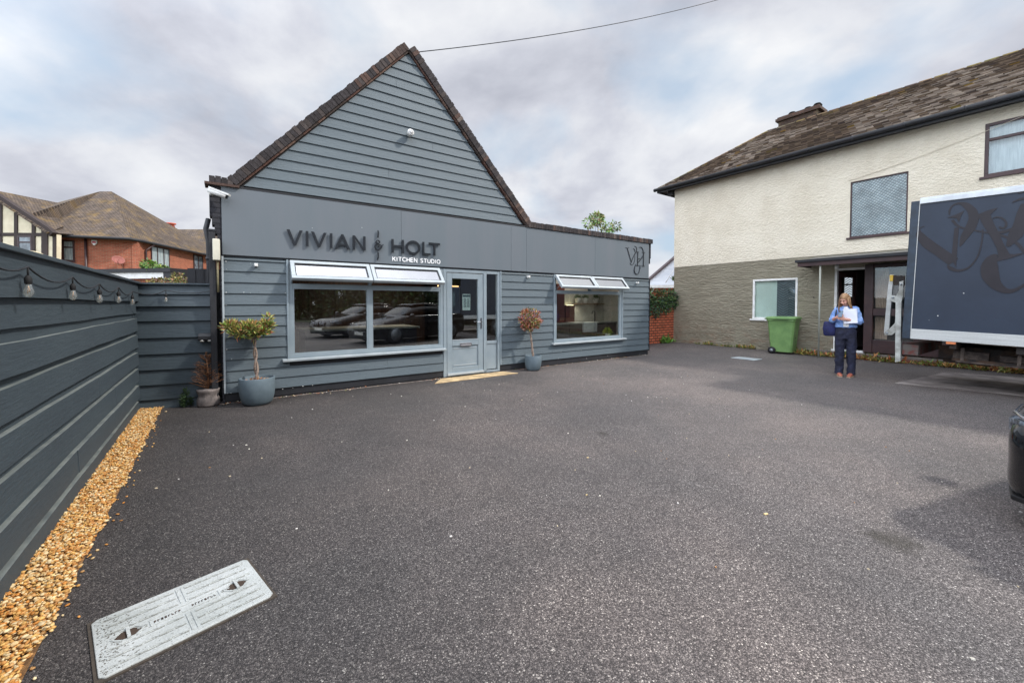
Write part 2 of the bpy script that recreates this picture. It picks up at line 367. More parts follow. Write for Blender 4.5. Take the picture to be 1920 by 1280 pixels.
# ================================================================== GROUND
def asphalt():
    m = bpy.data.materials.new('asphalt'); m.use_nodes = True; t = m.node_tree; n = t.nodes; l = t.links; b = n['Principled BSDF']
    b.inputs['Roughness'].default_value = .62; b.inputs['Specular IOR Level'].default_value = .42
    tcn = n.new('ShaderNodeTexCoord'); co = tcn.outputs['Object']
    def vor(sc_): 
        v = n.new('ShaderNodeTexVoronoi'); v.inputs['Scale'].default_value = sc_; v.inputs['Randomness'].default_value = 1; l.new(co, v.inputs[0]); return v
    def no(sc_, det, r=.6, off=(0,0,0)):
        mp = n.new('ShaderNodeMapping'); mp.inputs['Location'].default_value = off; l.new(co, mp.inputs[0])
        x = n.new('ShaderNodeTexNoise'); x.inputs['Scale'].default_value = sc_; x.inputs['Detail'].default_value = det; x.inputs['Roughness'].default_value = r; l.new(mp.outputs[0], x.inputs[0]); return x.outputs['Fac']
    def ramp(f, pts):
        r = n.new('ShaderNodeValToRGB'); e = r.color_ramp.elements
        while len(e) < len(pts): e.new(.5)
        for i, (p, c) in enumerate(pts): e[i].position = p; e[i].color = (*c, 1)
        l.new(f, r.inputs[0]); return r.outputs[0]
    def mix(f, a, b_, mode='MIX'):
        x = n.new('ShaderNodeMix'); x.data_type = 'RGBA'; x.blend_type = mode
        for s_, v in ((x.inputs[0], f), (x.inputs[6], a), (x.inputs[7], b_)):
            if hasattr(v, 'node'): l.new(v, s_)
            elif isinstance(v, (int, float)): s_.default_value = v
            else: s_.default_value = (*v, 1)
        return x.outputs[2]
    v1 = vor(165); sp = n.new('ShaderNodeSeparateColor'); l.new(v1.outputs['Color'], sp.inputs[0])
    stone = ramp(sp.outputs[0], [(0, S(62,57,56)), (.45, S(84,78,76)), (.8, S(112,105,102)), (.97, S(140,133,127)), (1, S(194,187,178))])
    gap = ramp(v1.outputs['Distance'], [(0, (1,1,1)), (.42, (.9,.9,.9)), (.75, (.42,.42,.42))])
    c = mix(1.0, stone, gap, 'MULTIPLY')
    patch = ramp(no(.55, 5, .55, (3,1,0)), [(.32, (.78,.80,.83)), (.5, (.98,.97,.98)), (.66, (1.25,1.2,1.18))])
    c = mix(1.0, c, patch, 'MULTIPLY')
    p2 = ramp(no(2.6, 4, .6, (9,4,0)), [(.3, (.9,.9,.9)), (.7, (1.1,1.1,1.1))]); c = mix(1.0, c, p2, 'MULTIPLY')
    # the tarmac colour is darker by the fence and paler toward the right
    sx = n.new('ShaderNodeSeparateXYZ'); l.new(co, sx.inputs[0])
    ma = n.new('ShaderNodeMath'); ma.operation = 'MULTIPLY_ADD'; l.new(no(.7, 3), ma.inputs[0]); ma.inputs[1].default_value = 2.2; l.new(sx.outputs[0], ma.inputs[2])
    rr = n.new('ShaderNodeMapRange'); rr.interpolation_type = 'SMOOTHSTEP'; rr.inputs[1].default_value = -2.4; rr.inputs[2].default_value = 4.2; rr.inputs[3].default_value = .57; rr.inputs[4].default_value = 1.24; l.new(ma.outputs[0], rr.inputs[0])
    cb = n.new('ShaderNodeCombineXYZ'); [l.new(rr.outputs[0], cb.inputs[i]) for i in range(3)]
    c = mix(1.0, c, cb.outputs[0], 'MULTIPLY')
    # oil stains at fixed spots
    for sxp, syp, rad in ((2.39, 2.46, .16), (1.02, 4.55, .09), (2.3,2.53,.1)):
        d = n.new('ShaderNodeVectorMath'); d.operation = 'DISTANCE'
        nz = n.new('ShaderNodeTexNoise'); nz.inputs['Scale'].default_value = 14; l.new(co, nz.inputs[0])
        wv = n.new('ShaderNodeVectorMath'); wv.operation = 'MULTIPLY_ADD'; l.new(nz.outputs['Color'], wv.inputs[0]); wv.inputs[1].default_value = (.16,.16,0); l.new(co, wv.inputs[2])
        l.new(wv.outputs[0], d.inputs[0]); d.inputs[1].default_value = (sxp+.08, syp+.08, 0)
        q = n.new('ShaderNodeMapRange'); q.inputs[1].default_value = rad*.3; q.inputs[2].default_value = rad; q.inputs[3].default_value = .62; q.inputs[4].default_value = 0; l.new(d.outputs['Value'], q.inputs[0])
        c = mix(q.outputs[0], c, S(42,38,30))
    l.new(c, b.inputs['Base Color'])
    bp = n.new('ShaderNodeBump'); bp.inputs['Strength'].default_value = .7; bp.inputs['Distance'].default_value = .006; bp.invert = True
    l.new(v1.outputs['Distance'], bp.inputs['Height']); l.new(bp.outputs[0], b.inputs['Normal'])
    return m
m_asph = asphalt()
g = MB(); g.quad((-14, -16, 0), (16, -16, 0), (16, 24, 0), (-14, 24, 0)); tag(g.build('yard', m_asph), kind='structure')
g = MB(); g.quad((-400, -400, -.02), (400, -400, -.02), (400, 400, -.02), (-400, 400, -.02))
tag(g.build('ground', pm('far_ground', S(96,98,80), .95, col2=S(70,80,56), vs=.4, fine=.2, fs=3)), kind='structure')
# concrete slab let into the yard below the lorry
g = MB(); g.prism_z([G(1678,718).to_2d(), G(1772,698).to_2d(), (11.4,7.0), (10.3,4.3)], -.01, .006)
tag(g.build('concrete_slab', pm('worn_concrete', S(150,142,138), .85, col2=S(112,104,102), vs=3, bump=.5, bs=80, fine=.25, fs=160), bevel=.003), kind='structure')
# a band of worn paving and silt along the foot of the studio
# pebbles
FA = Vector((-5.189, 5.571, 0)); FB = Vector((-2.585, 2.006, 0)); fu = (FB-FA).normalized(); fin = Vector((fu.y, -fu.x, 0)) * -1  # fin toward the yard?
if fin.x < 0: fin = -fin
g = MB()
base = pm('pebble_bed', S(150,110,66), .95, col2=S(100,72,44), vs=40, bump=1, bs=60)
g.add([FA+fu*(-.05)+Vector((0,0,.004)), FA+fin*.27+fu*-.05+Vector((0,0,.004)), FA+fin*.27+fu*7+Vector((0,0,.004)), FA+fu*7+Vector((0,0,.004))], [(0,1,2,3)])
bedo = tag(g.build('gravel_bed', base), kind='structure')
def pebbles():
    mb = MB(); mb.smooth = True
    icov = [(-.526,0,.851),(.526,0,.851),(-.526,0,-.851),(.526,0,-.851),(0,.851,.526),(0,.851,-.526),(0,-.851,.526),(0,-.851,-.526),(.851,.526,0),(-.851,.526,0),(.851,-.526,0),(-.851,-.526,0)]
    icof = [(0,1,4),(0,4,9),(9,4,5),(4,8,5),(4,1,8),(8,1,10),(8,10,3),(5,8,3),(5,3,2),(2,3,7),(7,3,10),(7,10,6),(7,6,11),(11,6,0),(0,6,1),(6,10,1),(9,11,0),(9,2,11),(9,5,2),(7,11,2)]
    pal = [S(214,168,98), S(222,188,130), S(198,140,76), S(226,202,158), S(206,156,88), S(186,134,80), S(218,188,140), S(196,150,96), S(230,208,166), S(206,138,66), S(222,176,104)]
    n = 0
    for k in range(15000):
        a = rnd.uniform(-.02, 5.9) if k > 3000 else rnd.uniform(2.5, 5.6); wdt = .27 + .012*math.sin(a*7) + .01*math.sin(a*17)
        b_ = rnd.uniform(.0, wdt) if rnd.random() < .992 else wdt+rnd.random()**3*.08
        p = FA + fu*a + fin*b_; r = rnd.uniform(.0045, .0120); p.z = .008 + rnd.random()**1.5*.02 if b_ < wdt else .006
        e = (r*rnd.uniform(.9, 1.5), r*rnd.uniform(.7, 1.1), r*rnd.uniform(.4, .7))
        M = Matrix.Rotation(rnd.uniform(0, 6.3), 3, 'Z') @ Matrix.Rotation(rnd.uniform(-.6, .6), 3, 'X')
        c = rnd.choice(pal); q = rnd.uniform(.75, 1.15); mb.cc = tuple(min(.95, x*q) for x in c)
        mb.add([p + M @ Vector((v[0]*e[0], v[1]*e[1], v[2]*e[2])) for v in icov], icof)
    return mb
tag(pebbles().build('gravel', pm('pebble', (1,1,1), .6, col2=(.8,.78,.74), vs=60, attr='tone', spec=.3), attr=True, uv=False), 'strip of orange and cream pebbles along the foot of the dark fence', 'gravel', kind='stuff')
# loose chips and litter on the yard
g = MB(); pal = [S(220,214,200), S(196,180,150), S(160,120,80), S(205,200,195)]
for k in range(150):
    x = rnd.uniform(-3.5, 4.5); y = rnd.uniform(1.6, 9.5)
    if (Vector((x,y,0))-FA).dot(fin) < .35 or ST.Mi.row[1].dot(Vector((x,y,0))-ST.o) > -.2: continue
    g.cc = rnd.choice(pal); r = rnd.uniform(.003, .008); g.cbox((x, y, r*.4), r*2, r*1.4, r, Matrix.Rotation(rnd.uniform(0, 3), 3, 'Z') @ Matrix.Rotation(.3, 3, 'X'))
for px, py, s_ in ((1436,964,.03), (1102,858,.018), (1100,928,.014)):
    p = G(px, py); g.cc = S(214,190,140); g.cbox((p.x, p.y, .004), s_, s_*.5, .006, Matrix.Rotation(.4, 3, 'Z'))
tag(g.build('loose_chips', pm('chips', (1,1,1), .8, attr='tone'), attr=True), 'small pale stone chips scattered over the tarmac', 'debris', kind='stuff')

# ================================================================== STUDIO
W_ = 9.94; ZC = 3.165; GL, GR_, AX, AZ = .20, 5.50, 2.83, 6.04
stu = thing('kitchen_studio', 'single storey blue grey boarded shop with one steep gable and open top windows', 'building', fr=ST)
# openings: (x0,x1,z0,z1)
OP1 = (.842, 3.50, .60, 2.157); OPD = (3.50, 4.83, 0, 2.157); OP2 = (6.37, 8.775, .54, 2.157)
g = MB()
xs = [(0, .842), (3.5, 3.5), (4.83, 6.37), (8.775, W_)]
def board(mb, x0, x1, z0, z1, t=.022, y=0.0, sl=0.0, x0t=None, x1t=None):
    """one lapped weatherboard: thick bottom edge, thin top; x0t/x1t give the top ends"""
    x0t = x0 if x0t is None else x0t; x1t = x1 if x1t is None else x1t
    vs = [(x0,y-t,z0),(x1,y-t,z0),(x1,y,z0),(x0,y,z0),(x0t,y-.004,z1),(x1t,y-.004,z1),(x1t,y,z1),(x0t,y,z1)]
    mb.add(vs, [(0,3,2,1),(4,5,6,7),(0,1,5,4),(1,2,6,5),(2,3,7,6),(3,0,4,7)])
def split_x(spans, joints):
    o = []
    for a, b_ in spans:
        js = [a]+sorted(j for j in joints if a+.15 < j < b_-.15)+[b_]
        o += [(js[i]+(.001 if i else 0), js[i+1]-(.001 if i < len(js)-2 else 0)) for i in range(len(js)-1)]
    return o
zb = .148; k = 0
while zb < 2.12:
    zt = min(zb+.166, 2.165)
    blocked = [o for o in (OP1, OPD, OP2) if zb+.02 < o[3] and zt-.03 > o[2]]
    spans = []; x = 0.0
    for o in sorted(blocked): spans.append((x, o[0]-.002)); x = o[1]+.002
    spans.append((x, W_)); spans = [s_ for s_ in spans if s_[1]-s_[0] > .02]
    for a, b_ in split_x(spans, [5.9+.4*(k % 3), 1.9+.5*(k % 2)] if k < 3 else ([] )):
        board(g, a, b_, zb + rnd.uniform(-.001, .001), zt, t=.024+rnd.uniform(-.001, .001))
    zb += .1635; k += 1
g.build('cladding', m_board, stu)
g = MB(); g.box(.002, 3.50, .012, .10, 0, .60); g.box(0.0, .84, .012, .10, .60, 2.16); g.box(4.83, 6.37, .012, .10, 0, 2.16); g.box(6.37, 8.775, .012, .10, 0, .54); g.box(8.775, W_, .012, .10, 0, 2.16); g.box(0, W_, .012, .10, 2.16, 3.16)
g.build('wall', m_black, stu)
g = MB(); g.box(.0, 3.50, .001, .011, .03, .15); g.box(4.83, W_-.01, .001, .011, .02, .15); g.build('plinth', m_black, stu)
g = MB(); r_ = random.Random(5); zb = .148
for k in range(12):
    for x in [.06, .45, .79, 1.4, 2.0, 2.6, 3.2, 4.9, 5.5, 6.0, 6.3, 6.9, 7.5, 8.1, 8.84, 9.3, 9.88]:
        z = zb+.03; ok = not any(o[0]-.03 < x < o[1]+.03 and z+.02 > o[2]-.08 and z < o[3] for o in (OP1, OPD, OP2))
        if ok: g.cbox((x+r_.uniform(-.012, .012), -.0235, z+r_.uniform(-.004, .004)), .007, .004, .007)
    zb += .1635
tag(g.build('nail_heads', pm('nail_head', S(62,70,76), .6), stu), kind='stuff')
# gable boards
g = MB(); z = 3.215
def gx(z_, side): 
    t = (z_-ZC)/(AZ-ZC); return GL+.03+(AX-GL-.03)*t if side < 0 else GR_-.03+(AX-GR_+.03)*t
k = 0
while z < AZ-.03:
    z1 = min(z+.168, AZ-.005); a, b_, c, d = gx(z, -1), gx(z, 1), gx(z1, -1), gx(z1, 1)
    js = {1: 2.15, 3: 2.45, 7: 3.3, 13: 2.6}.get(k)
    if js: board(g, a, js-.002, z, z1, .024, 0, 0, c, js-.002); board(g, js+.002, b_, z, z1, .0225, 0, 0, js+.002, d)
    else: board(g, a, b_, z, z1, .024, 0, 0, c, d)
    z += .1655; k += 1
g.build('gable_cladding', m_board, stu)
g = MB(); g.prism_y([(GL, ZC), (GR_, ZC), (AX, AZ)], .006, .11); g.build('gable_wall', m_black, stu)
# fascia panels
for a, b_ in ((.0, 2.66), (2.664, 5.10), (5.104, 5.52), (5.524, 7.7), (7.704, W_-.06)):
    g = MB(); g.box(a, b_, -.045, .008, 2.178, 3.16); g.build('fascia_panel', m_fascia, stu, bevel=.002)
g = MB(); g.box(GL+.02, GR_, -.05, .004, 3.163, 3.188); g.box(0, W_, -.03, .010, 2.158, 2.176); g.build('flashing', m_black, stu)
for i, x in enumerate((.828, 4.845, 6.357, 8.79)):
    g = MB(); g.box(x-.014, x+.014, -.034, .0, (.60, .15, .54, .54)[i], 2.157); g.build('edge_trim', m_upvc, stu, bevel=.003)
g = MB(); g.box(-.012, .012, -.034, 0, .15, 2.157); g.build('edge_trim', m_upvcl, stu)
g = MB(); g.box(W_, W_+.02, -.034, .02, .12, 2.157); g.build('edge_trim', m_black, stu)
# brick-on-edge coping
def tone():
    q = rnd.random()
    c = S(66,62,63) if q < .6 else S(80,73,71) if q < .88 else S(96,78,71) if q < .97 else S(108,98,92)
    k_ = rnd.uniform(.8, 1.1); return tuple(x*k_ for x in c)
def coping_slope(p0, p1, wd=.072, th=.135, y0=-.075, y1=.22):
    mb = MB(); p0 = Vector(p0); p1 = Vector(p1); d = (p1-p0); Ln = d.length; d.normalize(); nn = Vector((-d.y, d.x))
    if nn.y < 0: nn = -nn
    n = int(Ln/wd); wd = Ln/n
    for i in range(n):
        a = p0+d*(i*wd+.004); b_ = p0+d*((i+1)*wd-.004); h = th+rnd.uniform(-.008, .008); yy = y0+rnd.uniform(-.006, .006); mb.cc = tone()
        if i > n*.86: mb.cc = tuple(x*y for x, y in zip(mb.cc, (1.7, 1.4, 1.2)))
        mb.prism_y([(a.x, a.y), (b_.x, b_.y), ((b_+nn*h).x, (b_+nn*h).y), ((a+nn*h).x, (a+nn*h).y)], yy, y1)
    mb.cc = S(84,78,74)
    q0 = p0+nn*.008; q1 = p1+nn*.008; mb.prism_y([(q0.x, q0.y), (q1.x, q1.y), ((q1+nn*(th-.02)).x, (q1+nn*(th-.02)).y), ((q0+nn*(th-.02)).x, (q0+nn*(th-.02)).y)], y0+.008, y1-.01)
    # thin tile course under the bricks
    n2 = int(Ln/.16); w2 = Ln/n2
    for i in range(n2):
        a = p0+d*(i*w2+.003)-nn*.03; b_ = p0+d*((i+1)*w2-.003)-nn*.03; mb.cc = random.Random(i).choice([S(104,80,72), S(84,74,70), S(122,100,90)])
        mb.prism_y([(a.x, a.y), (b_.x, b_.y), ((b_+nn*.026).x, (b_+nn*.026).y), ((a+nn*.026).x, (a+nn*.026).y)], -.045, .10)
    return mb
mb = coping_slope((GL-.02, ZC+.03), (AX, AZ+.05)); mb.build('coping', m_copb, stu, attr=True)
mb = coping_slope((AX, AZ+.05), (GR_+.04, ZC+.04)); mb.build('coping', m_copb, stu, attr=True)
g = MB(); x = GR_+.06
while x < W_+.02:
    g.cc = tone(); g.box(x+.003, x+.069, -.07+rnd.uniform(-.004, .004), .2, ZC+.005, ZC+.125+rnd.uniform(-.008, .006)); x += .072
g.cc = S(60,55,54); g.box(GR_+.0, W_+.02, -.06, .19, ZC+.0, ZC+.115); g.build('parapet_coping', m_copb, stu, attr=True); g = MB()
x = -.14
while x < GL-.06:
    g.cc = tone(); g.box(x+.003, x+.069, -.07+rnd.uniform(-.004, .004), .2, ZC+.03, ZC+.12+rnd.uniform(-.012, .012)); x += .072
g.cc = S(60,55,54); g.box(-.135, GL-.02, -.055, .19, ZC+.028, ZC+.10); g.cc = S(84,68,62); g.box(-.19, GL+.02, -.09, .2, ZC-.005, ZC+.028)
g.build('parapet_coping', m_copb, stu, attr=True)
# side pier, corbelled
bm_dark = brickmat('dark_painted_brick', S(58,58,62), S(50,50,55), S(40,40,44), bump=.8)
g = MB(); g.box(-.14, -.001, -.03, .22, 2.72, ZC-.006); g.box(-.115, -.001, -.028, .22, 2.60, 2.72); g.box(-.085, -.001, -.026, .22, 2.47, 2.60); g.box(-.055, -.001, -.024, .22, 2.36, 2.47); g.box(-.03, -.001, -.022, .22, .0, 2.36)
g.build('corner_pier', bm_dark, stu); g = MB(); g.box(W_+.001, W_+.06, -.02, .2, 2.75, ZC); g.box(W_+.001, W_+.035, -.018, .2, 2.6, 2.75)
g.build('corner_pier', bm_dark, stu)
# side walls, back wall, roofs
g = MB(); g.box(0, .1, .101, 9, 0, 3.16); g.box(W_-.1, W_, .101, 9, 0, 3.16); g.box(0, W_, 9, 9.1, 0, 3.16); g.build('side_wall', brickmat('studio_brick', S(128,74,58), S(104,60,50), S(120,112,104)), stu)
m_rooft = brickmat('dark_roof_tile', S(86,76,72), S(66,60,58), S(30,28,27), bw=.165, bh=.1, ms=.006, extra=(S(104,96,72), 3, .52, .75))
g = MB(); g.add([(GL, .2, ZC+.02), (AX, .2, AZ-.0), (AX, 9.1, AZ), (GL, 9.1, ZC+.02), (GL, .2, ZC-.08), (AX, .2, AZ-.1), (AX, 9.1, AZ-.1), (GL, 9.1, ZC-.08)], [(0,1,2,3),(4,7,6,5),(0,3,7,4),(0,4,5,1),(3,2,6,7)])
g.add([(AX, .2, AZ), (GR_, .2, ZC+.02), (GR_, 9.1, ZC+.02), (AX, 9.1, AZ), (AX, .2, AZ-.1), (GR_, .2, ZC-.08), (GR_, 9.1, ZC-.08), (AX, 9.1, AZ-.1)], [(0,1,2,3),(4,7,6,5),(1,5,6,2),(0,4,5,1),(3,2,6,7)])
g.build('roof', m_rooft, stu)
g = MB(); g.box(GR_+.02, W_-.001, .2, 9.0, 3.0, 3.14); g.box(0.001, GL, .2, 9.0, 3.0, 3.14); g.build('flat_roof', m_black, stu)
# ceiling, floor and rooms
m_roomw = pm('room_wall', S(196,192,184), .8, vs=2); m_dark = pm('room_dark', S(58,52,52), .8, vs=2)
m_floor = pm('room_floor', S(104,92,84), .5, col2=S(84,74,68), vs=4, st=(.3, 3, 1))
g = MB(); g.box(.1, W_-.1, .101, 6, 2.62, 2.66); g.build('ceiling', m_roomw, stu)
g = MB(); g.box(.1, W_-.1, .101, 6, .02, .05); g.build('room_floor', m_floor, stu)
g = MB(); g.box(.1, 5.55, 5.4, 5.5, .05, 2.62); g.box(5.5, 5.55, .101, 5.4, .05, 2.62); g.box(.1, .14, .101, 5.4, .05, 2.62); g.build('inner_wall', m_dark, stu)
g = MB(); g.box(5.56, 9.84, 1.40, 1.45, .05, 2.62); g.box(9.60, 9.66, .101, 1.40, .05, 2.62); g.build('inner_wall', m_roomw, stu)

# windows ------------------------------------------------------------
def window(nm, X0, X1, Z0, Z1, mulls, ztr, sashes, sill, ang=R(44)):
    f = MB(); t = .055; y0, y1 = -.012, .06
    f.box(X0, X1, y0, y1, Z0, Z0+t); f.box(X0, X1, y0, y1, Z1-t, Z1); f.box(X0, X0+t, y0, y1, Z0+t, Z1-t); f.box(X1-t, X1, y0, y1, Z0+t, Z1-t)
    f.box(X0+t, X1-t, y0+.002, y1-.002, ztr-.03, ztr+.03)
    for mx in mulls: f.box(mx-.03, mx+.03, y0+.001, y1-.001, Z0+t, ztr-.03)
    for (a, b_) in sashes[:-1]: f.box(b_-.0, b_+.05, y0+.001, y1-.001, ztr+.03, Z1-t)
    w_ = f.build('window', m_upvc, stu, bevel=.004)
    ed = [X0+t]+[v for mx in mulls for v in (mx-.03, mx+.03)]+[X1-t]
    for i in range(0, len(ed), 2):
        b = MB(); a, c = ed[i], ed[i+1]
        for q in ((a, c, Z0+t, Z0+t+.022), (a, c, ztr-.052, ztr-.03), (a, a+.022, Z0+t+.022, ztr-.052), (c-.022, c, Z0+t+.022, ztr-.052)): b.box(q[0], q[1], y0+.006, y1-.01, q[2], q[3])
        b.build('glazing_bead', m_upvcl if False else m_upvc, w_)
        p = MB(); p.box(a+.02, c-.02, .022, .030, Z0+t+.02, ztr-.05); p.build('pane', m_glass, w_)
    s_ = MB(); s_.prism_x([(.02, Z0-.035), (-.09, Z0-.045), (-.095, Z0-.012), (.02, Z0+.0)], sill[0], sill[1]); s_.build('sill', m_upvcl, w_, bevel=.003)
    return w_
w1 = window('', .842, 3.50, .60, 2.157, [2.10], 1.755, [(.86, 2.08), (2.12, 3.44)], (.74, 3.535))
w2 = window('', 6.37, 8.775, .54, 2.157, [], 1.755, [(6.39, 7.55), (7.59, 8.75)], (6.28, 8.9))
def casement(par, x0, x1, zt=2.135, h=.385, ang=R(40.5)):
    M = Matrix.Translation((0, -.015, zt)) @ Matrix.Rotation(-ang, 4, 'X')
    f = MB(); f.X = M; t = .058
    f.box(x0, x1, -.03, .03, -t, 0); f.box(x0, x1, -.03, .03, -h, -h+t); f.box(x0, x0+t, -.03, .03, -h+t, -t); f.box(x1-t, x1, -.03, .03, -h+t, -t)
    s_ = f.build('casement', m_upvcl, par, bevel=.004)
    g_ = MB(); g_.X = M
    for q in ((x0+t, x1-t, -t-.014, -t), (x0+t, x1-t, -h+t, -h+t+.014), (x0+t, x0+t+.014, -h+t+.014, -t-.014), (x1-t-.014, x1-t, -h+t+.014, -t-.014)): g_.box(q[0], q[1], -.02, .02, q[2], q[3])
    g_.build('gasket', m_black, s_)
    p = MB(); p.X = M; p.box(x0+t-.01, x1-t+.01, -.004, .004, -h+t-.01, -t+.01); p.build('pane', pane_up, s_)
    for xx in (x0+.02, x1-.02): MB().tube([(xx, .0, zt-h+.03), tuple(M @ Vector((xx, .02, -h*.75)))], .006, 6).build('stay', m_steel, s_)
pane_up = glassmat('raised_glass', (.82, .88, .9), .72, power=2.0)
casement(w1, .862, 2.085); casement(w1, 2.10, 3.42); casement(w2, 6.385, 7.565); casement(w2, 7.575, 8.765)
for par, a, b_ in ((w1, .9, 3.44), (w2, 6.43, 8.72)):
    g = MB(); g.box(a, b_, .03, .05, 1.79, 2.10); g.build('opening_shade', m_dark, par) if False else None

# door ----------------------------------------------------------------
g = MB()
g.box(3.505, 3.575, -.02, .07, .02, 2.15); g.box(4.42, 4.495, -.02, .07, .02, 2.15); g.box(4.77, 4.825, -.02, .07, .02, 2.15); g.box(3.575, 4.42, -.02, .07, 2.085, 2.15); g.box(4.495, 4.77, -.02, .07, 2.085, 2.15); g.box(3.575, 4.77, -.02, .07, .02, .06)
dfr = g.build('door_frame', m_upvc, stu, bevel=.004)
g = MB(); a, b_ = 3.585, 4.41; t = .115
g.box(a, a+t, -.01, .05, .07, 2.075); g.box(b_-t, b_, -.01, .05, .07, 2.075); g.box(a+t, b_-t, -.01, .05, 1.965, 2.075); g.box(a+t, b_-t, -.01, .05, .62, .735); g.box(a+t, b_-t, -.01, .05, .07, .19); g.box(a+t, b_-t, .012, .03, .19, .62)
door = g.build('door', m_upvc, stu, bevel=.005)
g = MB(); g.box(a+t-.01, b_-t+.01, .018, .026, .73, 1.97); g.build('pane', m_glass, door)
g = MB(); g.box(a+t+.0, b_-t, -.016, -.004, .735, .745); g.box(a+t+.03, b_-t-.03, .004, .011, .22, .236); g.box(a+t+.03, b_-t-.03, .004, .011, .56, .572); g.box(a, b_, -.05, -.011, .045, .085); g.build('weather_bar', m_upvcl, door)
g = MB(); g.box(3.87, 4.13, -.022, -.011, .60, .675); g.box(3.89, 4.11, -.03, -.022, .61, .635); g.build('letterbox', m_chrome, door, bevel=.004)
g = MB(); g.box(4.345, 4.375, -.02, -.011, .95, 1.17); g.tube([(4.36, -.015, 1.09), (4.36, -.055, 1.09), (4.25, -.06, 1.09)], .01, 8); g.build('handle', m_chrome, door)
g = MB(); g.box(3.95, 4.13, .028, .031, 1.33, 1.66); nt_ = g.build('opening_hours_notice', pm('paper', S(214,226,222), .7), door)
g = MB(); g.box(3.955, 4.125, .0272, .0279, 1.60, 1.645)
for i in range(8): g.box(3.975, 4.04, .0272, .0279, 1.565-i*.024, 1.578-i*.024); g.box(4.055, 4.115, .0272, .0279, 1.565-i*.024, 1.578-i*.024)
g.build('notice_lines', pm('notice_ink', S(52,72,76), .7), nt_)
g = MB(); g.box(4.505, 4.76, .01, .03, .08, .62); g.box(4.505, 4.76, -.005, .05, .62, .68); g.build('sidelight_panel', m_upvc, dfr, bevel=.003)
g = MB(); g.box(4.50, 4.765, .018, .026, .69, 2.08); g.build('pane', m_glass, dfr)
g = MB(); g.prism_z([(3.42, -.06), (4.86, -.06), (5.02, -.42), (3.12, -.44)], .001, .012)
o = tag(g.build('threshold_slab', pm('worn_stone', S(196,170,128), .8, col2=S(150,128,96), vs=4, bump=.5, bs=60, fine=.15, fs=100), bevel=.004), 'thin worn sand coloured slab in front of the glazed shop door', 'slab')
o.location = ST.o; o.rotation_euler = (0, 0, ST.ang)

# signs ---------------------------------------------------------------
def F(px, py, y=-.045): return ST.at(px, py, y)
sg = thing('shop_sign', 'raised black lettering reading VIVIAN & HOLT on the grey fascia', 'sign', fr=ST)
zb_, zt_ = 2.380, 2.622; sw = .037; Y0, Y1 = -.084, -.063
def lx(px): return F(px, 455, -.1)[0]
def letter(ch, x0, x1):
    mb = MB(); w_ = x1-x0; h = zt_-zb_; X = lambda u: x0+u*w_; Z = lambda v: zb_+v*h; hs = sw/2
    if ch == 'V': mb.prism_y([(X(0), Z(1)), (X(0)+sw*1.15, Z(1)), (X(.5), Z(.2)), (X(1)-sw*1.15, Z(1)), (X(1), Z(1)), (X(.5)+hs*.9, Z(0)), (X(.5)-hs*.9, Z(0))], Y0, Y1)
    if ch == 'A':
        mb.prism_y([(X(0), Z(0)), (X(0)+sw*1.15, Z(0)), (X(.5), Z(.8)), (X(1)-sw*1.15, Z(0)), (X(1), Z(0)), (X(.5)+hs*.9, Z(1)), (X(.5)-hs*.9, Z(1))], Y0, Y1)
        mb.box(X(.24), X(.76), Y0+.001, Y1-.001, Z(.22), Z(.22)+sw*.85)
    if ch == 'I': mb.box(X(.5)-hs, X(.5)+hs, Y0, Y1, Z(0), Z(1))
    if ch == 'N': mb.box(X(0), X(0)+sw, Y0, Y1, Z(0), Z(1)); mb.box(X(1)-sw, X(1), Y0, Y1, Z(0), Z(1)); mb.prism_y([(X(0)+.001, Z(1)), (X(0)+sw, Z(1)), (X(1)-.001, Z(0)), (X(1)-sw, Z(0))], Y0+.001, Y1-.001)
    if ch == 'H': mb.box(X(0), X(0)+sw, Y0, Y1, Z(0), Z(1)); mb.box(X(1)-sw, X(1), Y0, Y1, Z(0), Z(1)); mb.box(X(0)+sw, X(1)-sw, Y0+.001, Y1-.001, Z(.5)-hs, Z(.5)+hs)
    if ch == 'L': mb.box(X(0), X(0)+sw, Y0, Y1, Z(0), Z(1)); mb.box(X(0)+sw, X(1), Y0+.001, Y1-.001, Z(0), Z(0)+sw*.95)
    if ch == 'T': mb.box(X(.5)-hs, X(.5)+hs, Y0, Y1, Z(0), Z(1)-sw*.95); mb.box(X(0), X(1), Y0+.001, Y1-.001, Z(1)-sw*.95, Z(1))
    if ch == 'O':
        cx, cz = (x0+x1)/2, (zb_+zt_)/2; rx, rz = w_/2-hs, h/2-hs+.006
        ribbon(mb, [(cx+rx*math.cos(t*math.pi/20), cz+rz*math.sin(t*math.pi/20)) for t in range(40)], sw, Y0, Y1, True)
    return mb
for ch, a, b_ in (('V',538,568),('I',573,580),('V',584,613),('I',618,625),('A',628,657),('N',662,686),('H',735,758),('O',762,789),('L',793,808),('T',805,826)):
    letter(ch, lx(a), lx(b_)).build('letter', m_letter, sg)
Za = lambda x, y: F(670+x/18.29, 430+y/18.29, -.1)   # enlarged view of the ampersand
def stroke(mb, P, ws, conv, k=6, y0=Y0, y1=Y1, i=0):
    p, w_ = smooth_pts([conv(*q) for q in P], ws, k); ribbon(mb, p, w_, y0-.0006*i, y1+.0002*i)
g = MB()
stroke(g, [(720,30),(735,100),(730,180),(720,280)], [.012,.022,.020,.024], Za, i=1); g.build('upper_dagger', m_letter, sg); g = MB()
stroke(g, [(725,790),(732,880),(728,960),(705,1050)], [.022,.02,.022,.012], Za, i=2); g.build('lower_dagger', m_letter, sg); g = MB()
